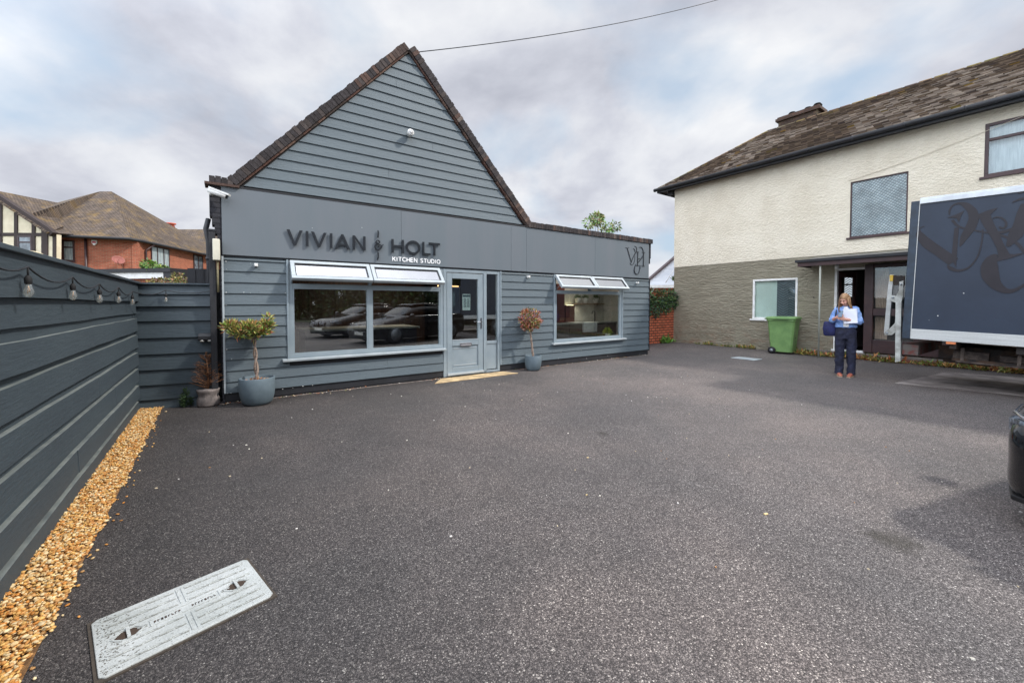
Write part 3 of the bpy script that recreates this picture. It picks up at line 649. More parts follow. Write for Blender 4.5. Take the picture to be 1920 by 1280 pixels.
stroke(g, [(780,560),(745,500),(690,470),(650,430),(680,380),(730,370),(780,420),(760,470),(700,480),(640,530),(625,610),(680,690),(760,690),(830,630),(850,570),(800,530),(740,560),(760,610)], [.010,.012,.014,.017,.013,.015,.017,.012,.014,.020,.022,.024,.023,.020,.018,.015,.014,.008], Za, i=3)
stroke(g, [(830,620),(855,560),(905,515)], [.014,.018,.014], Za, i=4); g.build('ampersand', m_letter, sg)
# KITCHEN STUDIO
ks = thing('studio_wording', 'small flat white words KITCHEN STUDIO below the end of the black lettering', 'sign', fr=ST)
GLY = {'K': (.72, [[(0,0),(0,1)], [(.66,1),(.08,.42)], [(.22,.56),(.7,0)]]), 'I': (.16, [[(.06,0),(.06,1)]]), 'T': (.72, [[(0,1),(.72,1)], [(.36,1),(.36,0)]]),
       'H': (.72, [[(0,0),(0,1)], [(.7,0),(.7,1)], [(0,.5),(.7,.5)]]), 'E': (.6, [[(.58,1),(0,1),(0,0),(.6,0)], [(0,.5),(.52,.5)]]), 'N': (.74, [[(0,0),(0,1),(.72,0),(.72,1)]]),
       'U': (.72, [[(0,1),(0,.34),(.1,.1),(.35,0),(.6,.1),(.7,.34),(.7,1)]]), 'D': (.78, [[(0,0),(0,1),(.34,1),(.62,.88),(.76,.5),(.62,.12),(.34,0),(0,0)]]),
       'C': (.8, [[(.78,.84),(.6,.97),(.42,1),(.2,.93),(.05,.74),(0,.5),(.05,.26),(.2,.07),(.42,0),(.6,.03),(.78,.16)]]),
       'O': (.9, [[(.45+.45*math.cos(t*math.pi/8), .5+.5*math.sin(t*math.pi/8)) for t in range(17)]]),
       'S': (.62, [[(.58,.86),(.4,.98),(.2,.97),(.04,.82),(.06,.64),(.3,.52),(.54,.4),(.6,.2),(.44,.03),(.22,0),(.0,.13)]])}
def write(mb, text, x, z, h, wdt, stroke_w, y0, y1):
    gap = .30; tot = sum((GLY[c][0] if c != ' ' else .34)+gap for c in text)-gap; sx = wdt/tot; i = 0
    for c in text:
        if c == ' ': x += (.34+gap)*sx; continue
        for pl in GLY[c][1]:
            i += 1; ribbon(mb, [(x+p*sx, z+q*h) for p, q in pl], stroke_w, y0-.0003*(i % 4), y1)
        x += (GLY[c][0]+gap)*sx
    return mb
g = MB(); x0 = F(736, 484)[0]; x1 = F(825, 492)[0]; write(g, 'KITCHEN STUDIO', x0, 2.237, .070, x1-x0, .0150, -.052, -.046); g.build('lettering', pm('white_letter', S(240,240,240), .5), ks)
# monogram on the right-hand fascia
mg = thing('fascia_monogram', 'black entwined script letters V and H at the right end of the fascia', 'sign', fr=ST)
Zm = lambda x, y: F(1120+x/10.667, 420+y/10.667, -.05)
g = MB(); mw = .012
def ms(P, ws, i): stroke(g, P, [q*.0105*1.15 for q in ws], Zm, 6, -.053, -.046, i)
ms([(560,475),(600,482),(640,472)], [.7,1.2,.7], 0); ms([(600,484),(640,630),(682,775)], [2.4,2.8,2.2], 1)
ms([(655,780),(670,808),(700,812),(735,770),(750,690),(752,640)], [1.2,1,.8,.8,.7,.5], 2)
ms([(680,770),(705,690),(745,610),(778,550),(788,490),(768,450),(742,448)], [.8,1.3,2.2,2.6,1.8,.9,.6], 3); ms([(718,495),(740,502),(752,530),(745,560)], [.8,1.6,1.2,.6], 4)
ms([(808,560),(806,690),(803,828)], [2.6,2.4,2.4], 5); ms([(785,560),(808,556),(832,562)], [.7,1,.7], 6); ms([(780,828),(803,830),(830,834)], [.7,1,.7], 7)
ms([(922,570),(922,700),(920,838)], [2.6,2.4,2.4], 8); ms([(890,565),(922,566),(950,574)], [.7,1,.7], 9); ms([(885,838),(920,840),(945,843)], [.7,1,.7], 10)
ms([(835,468),(870,462),(900,492),(918,540),(925,575)], [.6,.9,1.3,1.4,1.0], 11); ms([(818,768),(850,725),(885,680),(900,640)], [.8,1.8,2.2,1.0], 12); ms([(808,700),(830,690),(850,694)], [.7,1,.7], 13)
ms([(772,800),(748,855),(738,930),(755,985),(790,1005),(825,975),(845,910),(853,850),(850,820)], [.8,1.4,2.4,2.0,1.0,.9,1.2,1.6,.8], 14)
g.build('lettering', m_letter, mg)
# small wall lamps, floodlight, camera --------------------------------
def F0(px, py): return ST.at(px, py, -.02)
for px, py, lb in ((480, 497, 'small white cube lamp on the boards left of the wide window'), (989, 519, 'small white cube lamp on the boards above the round headed potted tree'), (1193, 530, 'small white cube lamp below the entwined monogram')):
    x, z = F0(px, py); t = thing('wall_lamp', lb, 'lamp', tuple(ST.W(x, -.024, z)), ST.ang, 'small lamps on the boarded front')
    g = MB(); g.box(-.025, .025, -.014, .002, -.025, .025); g.build('back_plate', m_white, t, bevel=.003)
    g = MB(); g.box(-.022, .022, -.075, -.014, -.022, .022); g.build('lamp_body', m_white, t, bevel=.004)
x, z = ST.at(766, 253, -.03); t = thing('gable_spotlight', 'round white spotlight on the middle of the boarded gable', 'lamp', tuple(ST.W(x, -.022, z)), ST.ang)
g = MB(); g.tube([(0, .0, 0), (0, -.05, -.01)], .03, 12); g.build('bracket', m_black, t)
g = MB(); g.tube([(0, -.04, -.01), (0, -.13, .01), (0, -.14, .012)], [.05, .06, .055], 16); g.build('lamp_body', m_white, t)
g = MB(); g.tube([(0, -.1402, .012), (0, -.146, .013)], .042, 16); g.build('lens', pm('lamp_lens', S(190,190,190), .2), t)
x, z = ST.at(402, 366, -.05); t = thing('security_camera', 'white bullet camera under the left end of the parapet', 'camera', tuple(ST.W(x-.03, -.03, z+.02)), ST.ang)
g = MB(); g.tube([(0, 0, .0), (.0, -.05, .01), (.03, -.09, .02)], [.035, .025, .02], 12); g.build('mount', m_white, t)
g = MB(); g.X = Matrix.Translation((.03, -.1, .01)) @ Matrix.Rotation(R(-20), 4, 'Z') @ Matrix.Rotation(R(20), 4, 'Y'); g.tube([(-.07, 0, 0), (.16, 0, 0)], .038, 16); g.box(-.07, .19, -.04, .04, .02, .043); g.build('camera_body', m_white, t)
g2 = MB(); g2.X = g.X; g2.tube([(.1601, 0, 0), (.172, 0, 0)], .034, 16); g2.build('lens', pm('black_gloss', S(14,14,16), .1), t)

# posts, pipe and meter box at the left corner -------------------------
t = thing('gate_post', 'tall dark timber post at the gap between fence and shop', 'post', tuple(ST.W(-.115, -.02, 0)), ST.ang)
g = MB(); g.box(-.04, .035, -.05, .05, 0, 2.50); g.build('post', m_black, t, bevel=.006)
g = MB(); g.box(-.046, .041, -.058, .058, 2.501, 2.53); g.build('cap', m_black, t, bevel=.004)
t = thing('meter_box', 'cream meter box high in the gap beside the corner of the shop', 'box', tuple(ST.W(-.052, -.10, 2.08)), ST.ang)
g = MB(); g.box(-.058, .028, -.09, .01, 0, .30); g.build('case', pm('cream_plastic', S(206,202,184), .5), t, bevel=.01)
g = MB(); g.tube([(-.005, .0, 0), (-.005, .0, -.45)], .012, 8); g.build('conduit', pm('stained_cream', S(120,112,84), .8), t)
g = MB(); g.tube([(-.16, .09, 0), (-.16, .09, 2.35), (-.19, .11, 2.55), (-.16, .16, 2.7)], .034, 10)
for z in (.5, 1.3, 2.1): g.tube([(-.16, .09, z), (-.16, .09, z+.04)], .042, 10)
o = tag(g.build('downpipe', m_black), 'black rainwater pipe behind the dark gate post', 'pipe'); o.location = ST.o; o.rotation_euler = (0, 0, ST.ang)
g = MB(); g.box(-.42, -.03, .25, .29, 0, 1.98)
for i in range(4): g.box(-.42+.0975*i+.004, -.42+.0975*i+.092, .235, .25, 0.02, 1.96)
o = tag(g.build('side_gate', m_black), 'dark boarded gate in shade behind the gate post', 'gate'); o.location = ST.o; o.rotation_euler = (0, 0, ST.ang)

g = MB()
for px, py, s_ in ((423.5,490,.014),(425,505,.008),(424,572,.008),(424,548,.014),(457,548,.012),(470,549,.006),(425,655,.016),(434,673,.012),(535,549,.008),(426,737,.008),(433,737,.008),(513,731,.012),(530,729,.010),(549,727,.008),(568,724,.014),(586,722,.010),(470,493.5,.006),(560,440,.008),(585,428,.009),(678,427,.010),(1052,660,.008),(1090,657,.008),(1140,667,.01),(1200,663,.008),(1000,600,.006),(1047,672,.012),(1100,672,.012)):
    x, z = ST.at(px, py, -.028)
    if z > 0.04: g.prism_y([(x-s_*.6, z-s_*.25), (x+s_*.5, z-s_*.35), (x+s_*.7, z+s_*.2), (x-s_*.3, z+s_*.35)], (-.0475 if z > 2.2 else -.0262), (-.044 if z > 2.2 else -.02))
tag(g.build('chipped_paint', m_white, stu), kind='stuff')
g = MB()
for i in range(60):
    a, b_ = -.3+i*.172, -.3+(i+1)*.172
    w0 = .03+.03*noise.noise(Vector((i*.45, 0, 0)))+.012; w1 = .03+.03*noise.noise(Vector(((i+1)*.45, 0, 0)))+.012
    p = [ST.W(a, .0, .004), ST.W(b_, .0, .004), ST.W(b_, -w1-.012, .004), ST.W(a, -w0-.012, .004)]
    g.add(p, [(3, 2, 1, 0)])
tag(g.build('silt_edge', pm('dry_silt', S(150,138,128), .95, col2=S(96,88,84), vs=14, vlo=.35, vhi=.6, fine=.2, fs=120)), kind='structure')
g = MB(); r_ = random.Random(77)
for k in range(330):
    f = r_.random(); x = r_.choice([r_.gauss(1.3, .5), r_.gauss(6.2, .6), r_.gauss(8.6, .7), r_.uniform(0, 9.9), r_.gauss(.1, .15), r_.gauss(3.3, .2)]); 
    if not -.2 < x < 9.95: continue
    p = ST.W(x, -abs(r_.gauss(0, .05))-.01, .006); v = Vector((r_.uniform(-1, 1), r_.uniform(-1, 1), r_.uniform(.05, .6))); leaf_at(g, p, v, r_.uniform(.012, .045), r_.uniform(.008, .02), r_.choice([S(190,120,80), S(214,190,160), S(150,96,60), S(110,112,60), S(226,220,210), S(96,70,50)]))
tag(g.build('leaf_litter', m_leaf, attr=True), 'dry leaves and crumbs blown against the foot of the shop front', 'litter', kind='stuff')
# interior of the shop --------------------------------------------------
def at_st(o): o.location = ST.o; o.rotation_euler = (0, 0, ST.ang); return o
kt = thing('kitchen_display', 'display kitchen of grey drawers and pale worktop seen through the smaller window', 'kitchen', fr=ST)
m_cab = pm('cabinet_grey', S(112,104,98), .5); m_wt = pm('worktop', S(200,198,192), .3)
g = MB(); g.box(6.3, 8.20, .90, 1.39, .06, .90); g.box(8.75, 9.6, .90, 1.39, .06, .90); g.box(8.20, 8.75, .91, 1.39, .06, .66)
for a, b_, c, d in ((6.32,7.18,.5,.88),(6.32,7.18,.1,.48),(7.2,7.68,.66,.88),(7.2,7.68,.1,.64),(7.7,8.18,.66,.88),(7.7,8.18,.1,.64),(8.77,9.18,.1,.88),(9.2,9.58,.1,.88),(8.22,8.47,.1,.64),(8.49,8.73,.1,.64)): g.box(a, b_, .88, .90, c, d)
g.build('cabinets', m_cab, kt)
g = MB(); g.box(6.3, 8.19, .86, 1.39, .901, .935); g.box(8.76, 9.6, .86, 1.39, .901, .935); g.build('worktop', m_wt, kt)
g = MB(); g.box(8.20, 8.75, .85, .88, .66, .93); g.box(8.20, 8.75, 1.3, 1.35, .66, .93); g.box(8.20, 8.23, .88, 1.3, .66, .93); g.box(8.72, 8.75, .88, 1.3, .66, .93); g.box(8.23, 8.72, .88, 1.3, .66, .69); g.build('butler_sink', m_white, kt, bevel=.006)
g = MB(); g.tube([(9.02, 1.2, .93), (9.02, 1.2, 1.20), (8.99, 1.18, 1.235), (8.84, 1.12, 1.235), (8.80, 1.11, 1.17)], .014, 10); g.build('tap', m_letter, kt)
g = MB(); g.box(8.28, 9.42, 1.18, 1.398, 1.44, 1.463); g.build('shelf', pm('shelf_oak', S(150,118,88), .6), kt)
g = MB(); g.box(7.35, 7.62, 1.0, 1.39, .96, 2.0); g.box(6.4, 7.3, 1.0, 1.39, 1.5, 2.2); g.box(7.66, 8.0, 1.0, 1.39, .96, 1.42); g.build('wall_cabinet', pm('cabinet_red', S(112,58,48), .5), kt)
g = MB(); g.box(7.9, 9.6, 1.385, 1.398, .95, 1.43); g.build('splashback', pm('splash_tile', S(204,200,190), .25), kt)
for i, x in enumerate((8.40, 8.70, 9.16)):
    t = thing('shelf_pot', ['white pot on the kitchen shelf, leftmost of three', 'white pot on the kitchen shelf, middle of three', 'white pot on the kitchen shelf, rightmost of three'][i], 'pot', tuple(ST.W(x, 1.29, 1.464)), ST.ang, 'pots on the kitchen shelf')
    g = MB(); g.lathe([(.05, 0), (.075, .04), (.085, .16), (.09, .17), (.075, .165), (.07, .12)], n=16); g.build('pot', m_white, t)
    g = MB()
    for k in range(60): v = rv(); leaf_at(g, Vector((0,0,.15))+v*.03, v+Vector((0,0,.8)), .12, .04, S(86,112,66))
    g.build('foliage', m_leaf, t, attr=True)
t = thing('window_plant', 'small yellow green plant on the inner sill of the smaller window', 'plant', tuple(ST.W(8.42, .17, .55)), ST.ang)
g = MB(); g.lathe([(.05, 0), (.07, .1), (.06, .1)], n=14); g.build('pot', m_white, t)
g = MB()
for k in range(90): v = rv(); leaf_at(g, Vector((0,0,.14))+v*.06, v+Vector((0,0,.5)), .11, .05, rnd.choice([S(160,170,60), S(120,150,50), S(190,190,90)]))
g.build('foliage', m_leaf, t, attr=True)
isl = thing('kitchen_island', 'dark kitchen island with pale top inside the wide window', 'kitchen', tuple(ST.W(1.5, 1.6, .05)), ST.ang)
g = MB(); g.box(-.2, 2.1, 0, .9, 0, .86); g.build('cabinets', pm('cabinet_dark', S(50,46,60), .5), isl)
g = MB(); g.box(-.25, 2.15, -.05, .95, .861, .9); g.build('worktop', m_wt, isl)
t = thing('tall_cabinet', 'tall brown cabinet wall at the back of the shop', 'cupboard', tuple(ST.W(.5, 4.7, .05)), ST.ang)
g = MB(); g.box(0, 4.6, 0, .6, 0, 2.3)
for i in range(7): g.box(.02+i*.655, .64+i*.655, -.02, 0, .08, 2.26)
g.build('carcass', pm('walnut', S(88,62,50), .5, col2=S(64,44,36), vs=3, st=(6,1,.4)), t)
t = thing('bar_pendant', 'glowing orange bar lamp seen through the shop door', 'lamp', tuple(ST.W(4.55, 1.9, 1.90)), ST.ang)
g = MB(); g.box(-.28, .28, -.02, .02, -.014, .014); g.build('light_bar', pm('lit_bar', S(230,150,90), .5, emis=(1, .55, .25), es=2.5), t)
g = MB(); [MB().tube([(xx, 0, .02), (xx, 0, .66)], .004, 5).build('wire', m_black, t) for xx in (-.2, .2)]; ld3 = bpy.data.lights.new('shop_room_fill', 'AREA'); ld3.energy = 22; ld3.size = 1.2; ld3.color = (1, .86, .7); l3_ = bpy.data.objects.new('shop_room_fill', ld3); COL.objects.link(l3_); l3_.parent = t; l3_.location = (-1.2, .6, .6)  # area light away from the bar, added to brighten the dark shop room
t = thing('shelf_lamp', 'warm under shelf lamp glowing on the display kitchen wall', 'lamp', tuple(ST.W(8.1, 1.3, 1.425)), ST.ang)
g = MB(); g.box(-.12, .12, -.02, .02, -.012, 0); g.build('light_bar', pm('lit_bar_warm', S(240,220,160), .5, emis=(1, .85, .5), es=9), t)
ld = bpy.data.lights.new('shelf_lamp_light', 'AREA'); ld.energy = 1.6; ld.size = .3; ld.color = (1, .9, .74); lo_ = bpy.data.objects.new('shelf_lamp_light', ld); COL.objects.link(lo_); lo_.parent = t; lo_.location = (.2, -.15, -.03)
ld2 = bpy.data.lights.new('display_fill', 'AREA'); ld2.energy = 9; ld2.size = .8; ld2.color = (1, .93, .82); l2_ = bpy.data.objects.new('display_fill', ld2); COL.objects.link(l2_); l2_.parent = t; l2_.location = (-.1, -.75, 1.1)  # area light added under the ceiling to brighten the display kitchen

# ================================================================== FENCES
LF = Fr(FB - fu*0, (-fu.x, -fu.y))      # x runs from the near end to the corner, y inward (away from the yard)
LEN = (FA-FB).length
if (LF.M @ Vector((0, 1, 0))).dot(fin) > 0: raise SystemExit('fence side')
fz = lambda px, py: LF.at(px, py, -.02)[1]
fe = thing('long_fence', 'long dark painted board fence running beside the pebble strip', 'fence', fr=LF)
rows = []; top = 1.735
g = MB(); ge = MB(); X0, X1 = -6.0, LEN
g.box(X0, X1, .0, .018, 0.0, 1.70)                     # recessed boards behind the gaps
zz = [(1.50, 1.735, .05), (1.335, 1.497, .020)]
z = 1.262
while z > 0: zz.append((max(z-.172, .0), z, .036)); z -= .229
for i, (z0, z1, t) in enumerate(zz):
    js = [-3.7, -1.1+(.5 if i % 2 else 0), 1.3+.75*((i*7) % 3)] if i > 1 else [-2.5, 2.05]
    for a, b_ in split_x([(X0, X1)], js):
        w0 = rnd.uniform(-.004, .004); n = 10; dz = rnd.uniform(-.004, .004)
        vs = []
        for k in range(n+1):
            x = a+(b_-a)*k/n; wv = .003*math.sin(x*2.1+i*1.7)+.0015*math.sin(x*6+i)
            vs += [(x, -t+w0, z0+wv+dz), (x, -.0, z0+wv+dz), (x, -t+.006+w0, z1+wv+dz), (x, -.0, z1+wv+dz)]
        fs = []; 
        for k in range(n): q = 4*k; fs += [(q, q+4, q+6, q+2), (q, q+1, q+5, q+4)]
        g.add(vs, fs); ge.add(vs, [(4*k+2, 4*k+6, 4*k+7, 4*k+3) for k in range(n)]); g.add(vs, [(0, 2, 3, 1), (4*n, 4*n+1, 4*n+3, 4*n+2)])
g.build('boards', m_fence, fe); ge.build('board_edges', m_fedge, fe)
g = MB(); g.box(X0, X1, -.075, .05, 1.737, 1.765); g.build('capping_rail', m_fence, fe, bevel=.004)
g = MB(); x = X0+.2
while x < X1: g.box(x, x+.09, .019, .10, 0, 1.70); x += 1.8
g.build('posts', m_fence, fe)
# short return fence
P1 = G(400, 757); BF = Fr(FA, (P1-FA)); bl = (P1-FA).length
be = thing('return_fence', 'short dark lapped board fence between the pebble strip and the shop', 'fence', fr=BF)
g = MB(); ge = MB()
zs = [1.735, 1.60, 1.43, 1.225, .99, .765, .545, .335, .13, 0]
for i in range(len(zs)-1):
    z1, z0 = zs[i], zs[i+1]; t = .036 if i != 1 else .05
    g.add([(0,-t,z0),(bl,-t,z0),(bl,0,z0),(0,0,z0),(0,-.008,z1),(bl,-.008,z1),(bl,0,z1),(0,0,z1)], [(0,3,2,1),(0,1,5,4),(1,2,6,5),(2,3,7,6),(3,0,4,7)])
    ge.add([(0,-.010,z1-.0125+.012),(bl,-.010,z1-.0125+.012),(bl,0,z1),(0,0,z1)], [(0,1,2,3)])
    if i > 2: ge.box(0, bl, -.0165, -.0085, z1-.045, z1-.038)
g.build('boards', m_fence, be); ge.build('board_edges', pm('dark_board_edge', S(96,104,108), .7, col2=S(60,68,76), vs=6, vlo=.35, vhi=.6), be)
g = MB(); g.box(-.02, bl, -.06, .05, 1.737, 1.757); g.build('capping_rail', m_fence, be)
# festoon lights
m_bulb = glassmat('bulb_glass', (.96, .95, .9), .12, power=2.5, frost=.10)
fl = thing('festoon_lights', 'black cable of clear bulbs hung along the tops of the dark fences', 'string lights', (0, 0, 0))
def onf(px, py, y=-.085): x, z = LF.at(px, py, y); return LF.W(x, y, z)
def onb(px, py, y=-.07): x, z = BF.at(px, py, y); return BF.W(x, y, z)
hooks = [onf(52, 500), onf(136, 519), onf(186, 532), onf(222, 538), onf(248, 546)]
hb = [onb(311, 544), onb(397, 545)]
nearx = LF.Mi @ (hooks[0]-LF.o); pre = [LF.W(nearx.x-.55*k, -.085, nearx.z+.004*k) for k in (1, 2, 3)]
pts = []
chain = pre[::-1]+hooks+hb
for a, b_ in zip(chain[:-1], chain[1:]):
    for k in range(8):
        t = k/8; p = a.lerp(b_, t); p.z -= .035*4*t*(1-t)*(a-b_).length/.5; pts.append(p)
pts.append(chain[-1])
g = MB(); g.tube(pts, .005, 6); g.build('cable', m_black, fl)
def bulb(p, drop=.05):
    g = MB(); g.tube([p, p+Vector((0, 0, -drop))], .0045, 6); g.lathe([(.009, -drop-.045), (.0145, -drop-.04), (.016, -drop-.016), (.011, -drop-.003), (.006, -drop+.004)], p, 14); s_ = g.build('socket', m_rubber, fl)
    q = p+Vector((0, 0, -drop-.044)); g = MB(); g.lathe([(.004, -.070), (.014, -.066), (.021, -.050), (.021, -.038), (.015, -.018), (.010, 0)], q, 16); g.build('bulb', m_bulb, s_)
    g = MB(); g.tube([q+Vector((0,0,-.01)), q+Vector((.007,0,-.046)), q+Vector((0,.005,-.026)), q+Vector((-.007,0,-.05)), q+Vector((0,0,-.015))], .002, 5); g.build('filament', pm('filament', S(226,170,90), .4), s_)
for p in pre[:2]+hooks+[hb[0]]: bulb(p)
p = hb[1]+Vector((-.0, -.01, -.22)); g = MB(); g.tube([hb[1], hb[1]+Vector((.02,-.01,-.12)), p+Vector((-.02,0,.06)), p], .0045, 6); g.build('cable', m_black, fl); bulb(p, .01)
x, z = BF.at(388, 632, -.05); t = thing('fence_downlight', 'small black twin lens light on the return fence above the dead potted fir', 'lamp', tuple(BF.W(x, -.036, z)), BF.ang)
g = MB(); g.prism_x([(0, -.05), (0, .06), (-.05, .06), (-.085, .02), (-.085, -.03), (-.06, -.05)], -.09, .09); g.build('housing', m_black, t, bevel=.006)
for sx in (-.045, .045): g = MB(); g.tube([(sx, -.06, -.048), (sx, -.064, -.056)], .025, 12); g.build('lens', pm('pale_lens', S(220,220,214), .3), t)

# ================================================================== POTTED PLANTS
def pot_round(t, r, h, n=32):
    g = MB(); g.lathe([(r*.62, 0), (r*.74, .012), (r*.86, h*.14), (r*.95, h*.35), (r, h*.6), (r, h*.985), (r*.985, h), (r*.90, h), (r*.885, h*.985), (r*.885, h*.86)], n=n)
    p_ = g.build('pot', m_pot, t)
    g = MB(); g.lathe([(r*.88, h*.80), (r*.875, h*.86), (.01, h*.875)], n=n); g.build('soil', m_soil, t)
def braid(t, z0, z1, r, tw, amp, lean=(0, 0), n=3):
    for k in range(n):
        g = MB(); pts = []
        for i in range(41):
            f = i/40; a = f*tw*2*math.pi+k*2*math.pi/n; q = amp*(1-.35*f)
            pts.append((lean[0]*f+q*math.cos(a), lean[1]*f+q*math.sin(a), z0+(z1-z0)*f))
        g.tube(pts, [r*(1.25-.45*i/40) for i in range(41)], 8); g.build('stem', m_bark, t)
pal1 = [S(158,166,86), S(130,144,66), S(184,180,104), S(100,116,54), S(184,150,96), S(168,116,76), S(76,92,46)]
p1 = G(483, 757); P = ST.Mi @ (p1-ST.o); loc = ST.W(P.x, -.30, 0)
tp = thing('potted_bay_tree', 'wide flat topped standard tree with twisted stem in a big round grey pot', 'potted tree', tuple(loc), ST.ang)
pot_round(tp, .23, .39)
braid(tp, .33, 1.03, .014, 1.7, .020, (-.03, 0), 2)
g = MB()
br_end = []
for k in range(30):
    a = k*2.4; r = .03+.22*math.sqrt((k+.5)/30); e = Vector((-.10+r*1.05*math.cos(a), r*.6*math.sin(a), 1.10+rnd.uniform(-.07, .06)))
    m0 = Vector((-.03, 0, 1.02)); md = m0.lerp(e, .5)+Vector((0, 0, -.02)); g.tube([m0, md, e], [.007, .005, .003], 5); br_end.append(e)
br_end += [Vector((.12, -.03, 1.16)), Vector((-.02, -.05, 1.0))]
g.build('branches', m_bark, tp)
g = MB()
for k in range(40): v = rv(); leaf_at(g, Vector((.15, -.04, 1.25))+v*.05, v+Vector((0,0,.6)), .07, .022, rnd.choice(pal1))
for e in br_end:
    for k in range(62):
        v = rv(); p = e+Vector((v.x*.075, v.y*.075, v.z*.05)); leaf_at(g, p, v+Vector((0, 0, .5)), rnd.uniform(.055, .095), rnd.uniform(.018, .03), tuple(x*rnd.uniform(.7, 1.25) for x in rnd.choice(pal1)))
g.build('foliage', m_leaf, tp, attr=True)
g = MB()
for k in range(40): v = rv(); leaf_at(g, Vector((v.x*.13, v.y*.13, .345+rnd.random()*.01)), Vector((v.x, v.y, .3)), .05, .02, rnd.choice([S(170,110,70), S(196,150,100), S(130,80,50)]))
g.build('fallen_leaves', m_leaf, tp, attr=True)
p2 = G(996, 693); P = ST.Mi @ (p2-ST.o); loc = ST.W(P.x, -.26, 0)
tp = thing('potted_ball_tree', 'small round headed standard tree with reddish leaves in a grey pot', 'potted tree', tuple(loc), ST.ang)
pot_round(tp, .185, .33)
braid(tp, .28, .92, .012, 1.9, .014, (-.09, 0), 3)
g = MB(); tw = []
for k in range(30):
    v = rv(); e = Vector((-.09, 0, 1.12))+Vector((v.x*.22, v.y*.2, v.z*.21)); g.tube([(-.09, 0, .9), Vector((-.09, 0, .96)).lerp(e, .4), e], [.007, .004, .003], 5); tw.append(e)
g.build('branches', m_bark, tp)
g = MB(); pal2 = [S(176,100,84), S(196,132,110), S(130,84,54), S(112,116,56), S(150,140,70), S(214,160,140), S(88,92,44), S(160,80,60)]
for e in tw:
    for k in range(50):
        v = rv(); p = e+v*.07; leaf_at(g, p, v+(e-Vector((-.09, 0, 1.05)))*2, rnd.uniform(.045, .075), rnd.uniform(.018, .028), tuple(x*rnd.uniform(.75, 1.25) for x in rnd.choice(pal2)))
g.build('foliage', m_leaf, tp, attr=True)
# dead fir in a sack
p3 = G(391, 760); tp = thing('potted_dead_fir', 'dead brown little fir tree in a grey fabric sack pot', 'potted plant', (p3.x, p3.y, 0))
g = MB(); rings = []
for i in range(9):
    f = i/8; r = .125+.012*math.sin(f*7)+.008*f; rings.append(((0, 0, .24*f+.002), r*(1+.03*math.sin(i*2.3)), r*(1+.03*math.cos(i*1.9)), (1, 0, 0), (0, 1, 0)))
g.loft(rings, 22); g.build('sack_pot', pm('sack_fabric', S(128,118,114), .9, col2=S(82,76,74), vs=9, st=(1,1,.6), vlo=.35, vhi=.65, bump=1, bs=24), tp)
g = MB(); g.tube([(0, 0, .2), (.0, 0, .5), (-.02, 0, .78)], [.012, .009, .004], 6)
for k in range(95):
    h = rnd.uniform(.24, .72); a = rnd.uniform(0, 6.28); ln = .21*(1-(h-.24)/.62)+.03; d = Vector((math.cos(a), math.sin(a), rnd.uniform(.35, .9))).normalized(); s_ = Vector((-.02*(h/.78), 0, h)); e = s_+d*ln
    g.tube([s_, e], [.004, .002], 4)
    for j in range(7): q = s_.lerp(e, rnd.uniform(.2, 1)); v = rv(); g.tube([q, q+(d+v*.8).normalized()*.045], [.002, .001], 3)
g.build('twigs', pm('dead_twig', S(148,104,72), .9, col2=S(110,76,54), vs=20), tp)
g = MB(); t = thing('low_fern', 'dark green little plant at the foot of the return fence beside the sack pot', 'plant', tuple(BF.W(bl-.30, -.06, 0)))
for k in range(140): v = rv(); leaf_at(g, Vector((v.x*.05, v.y*.04, abs(v.z)*.24)), v+Vector((0, 0, .6)), .07, .02, S(52,70,44))
g.build('foliage', m_leaf, t, attr=True)

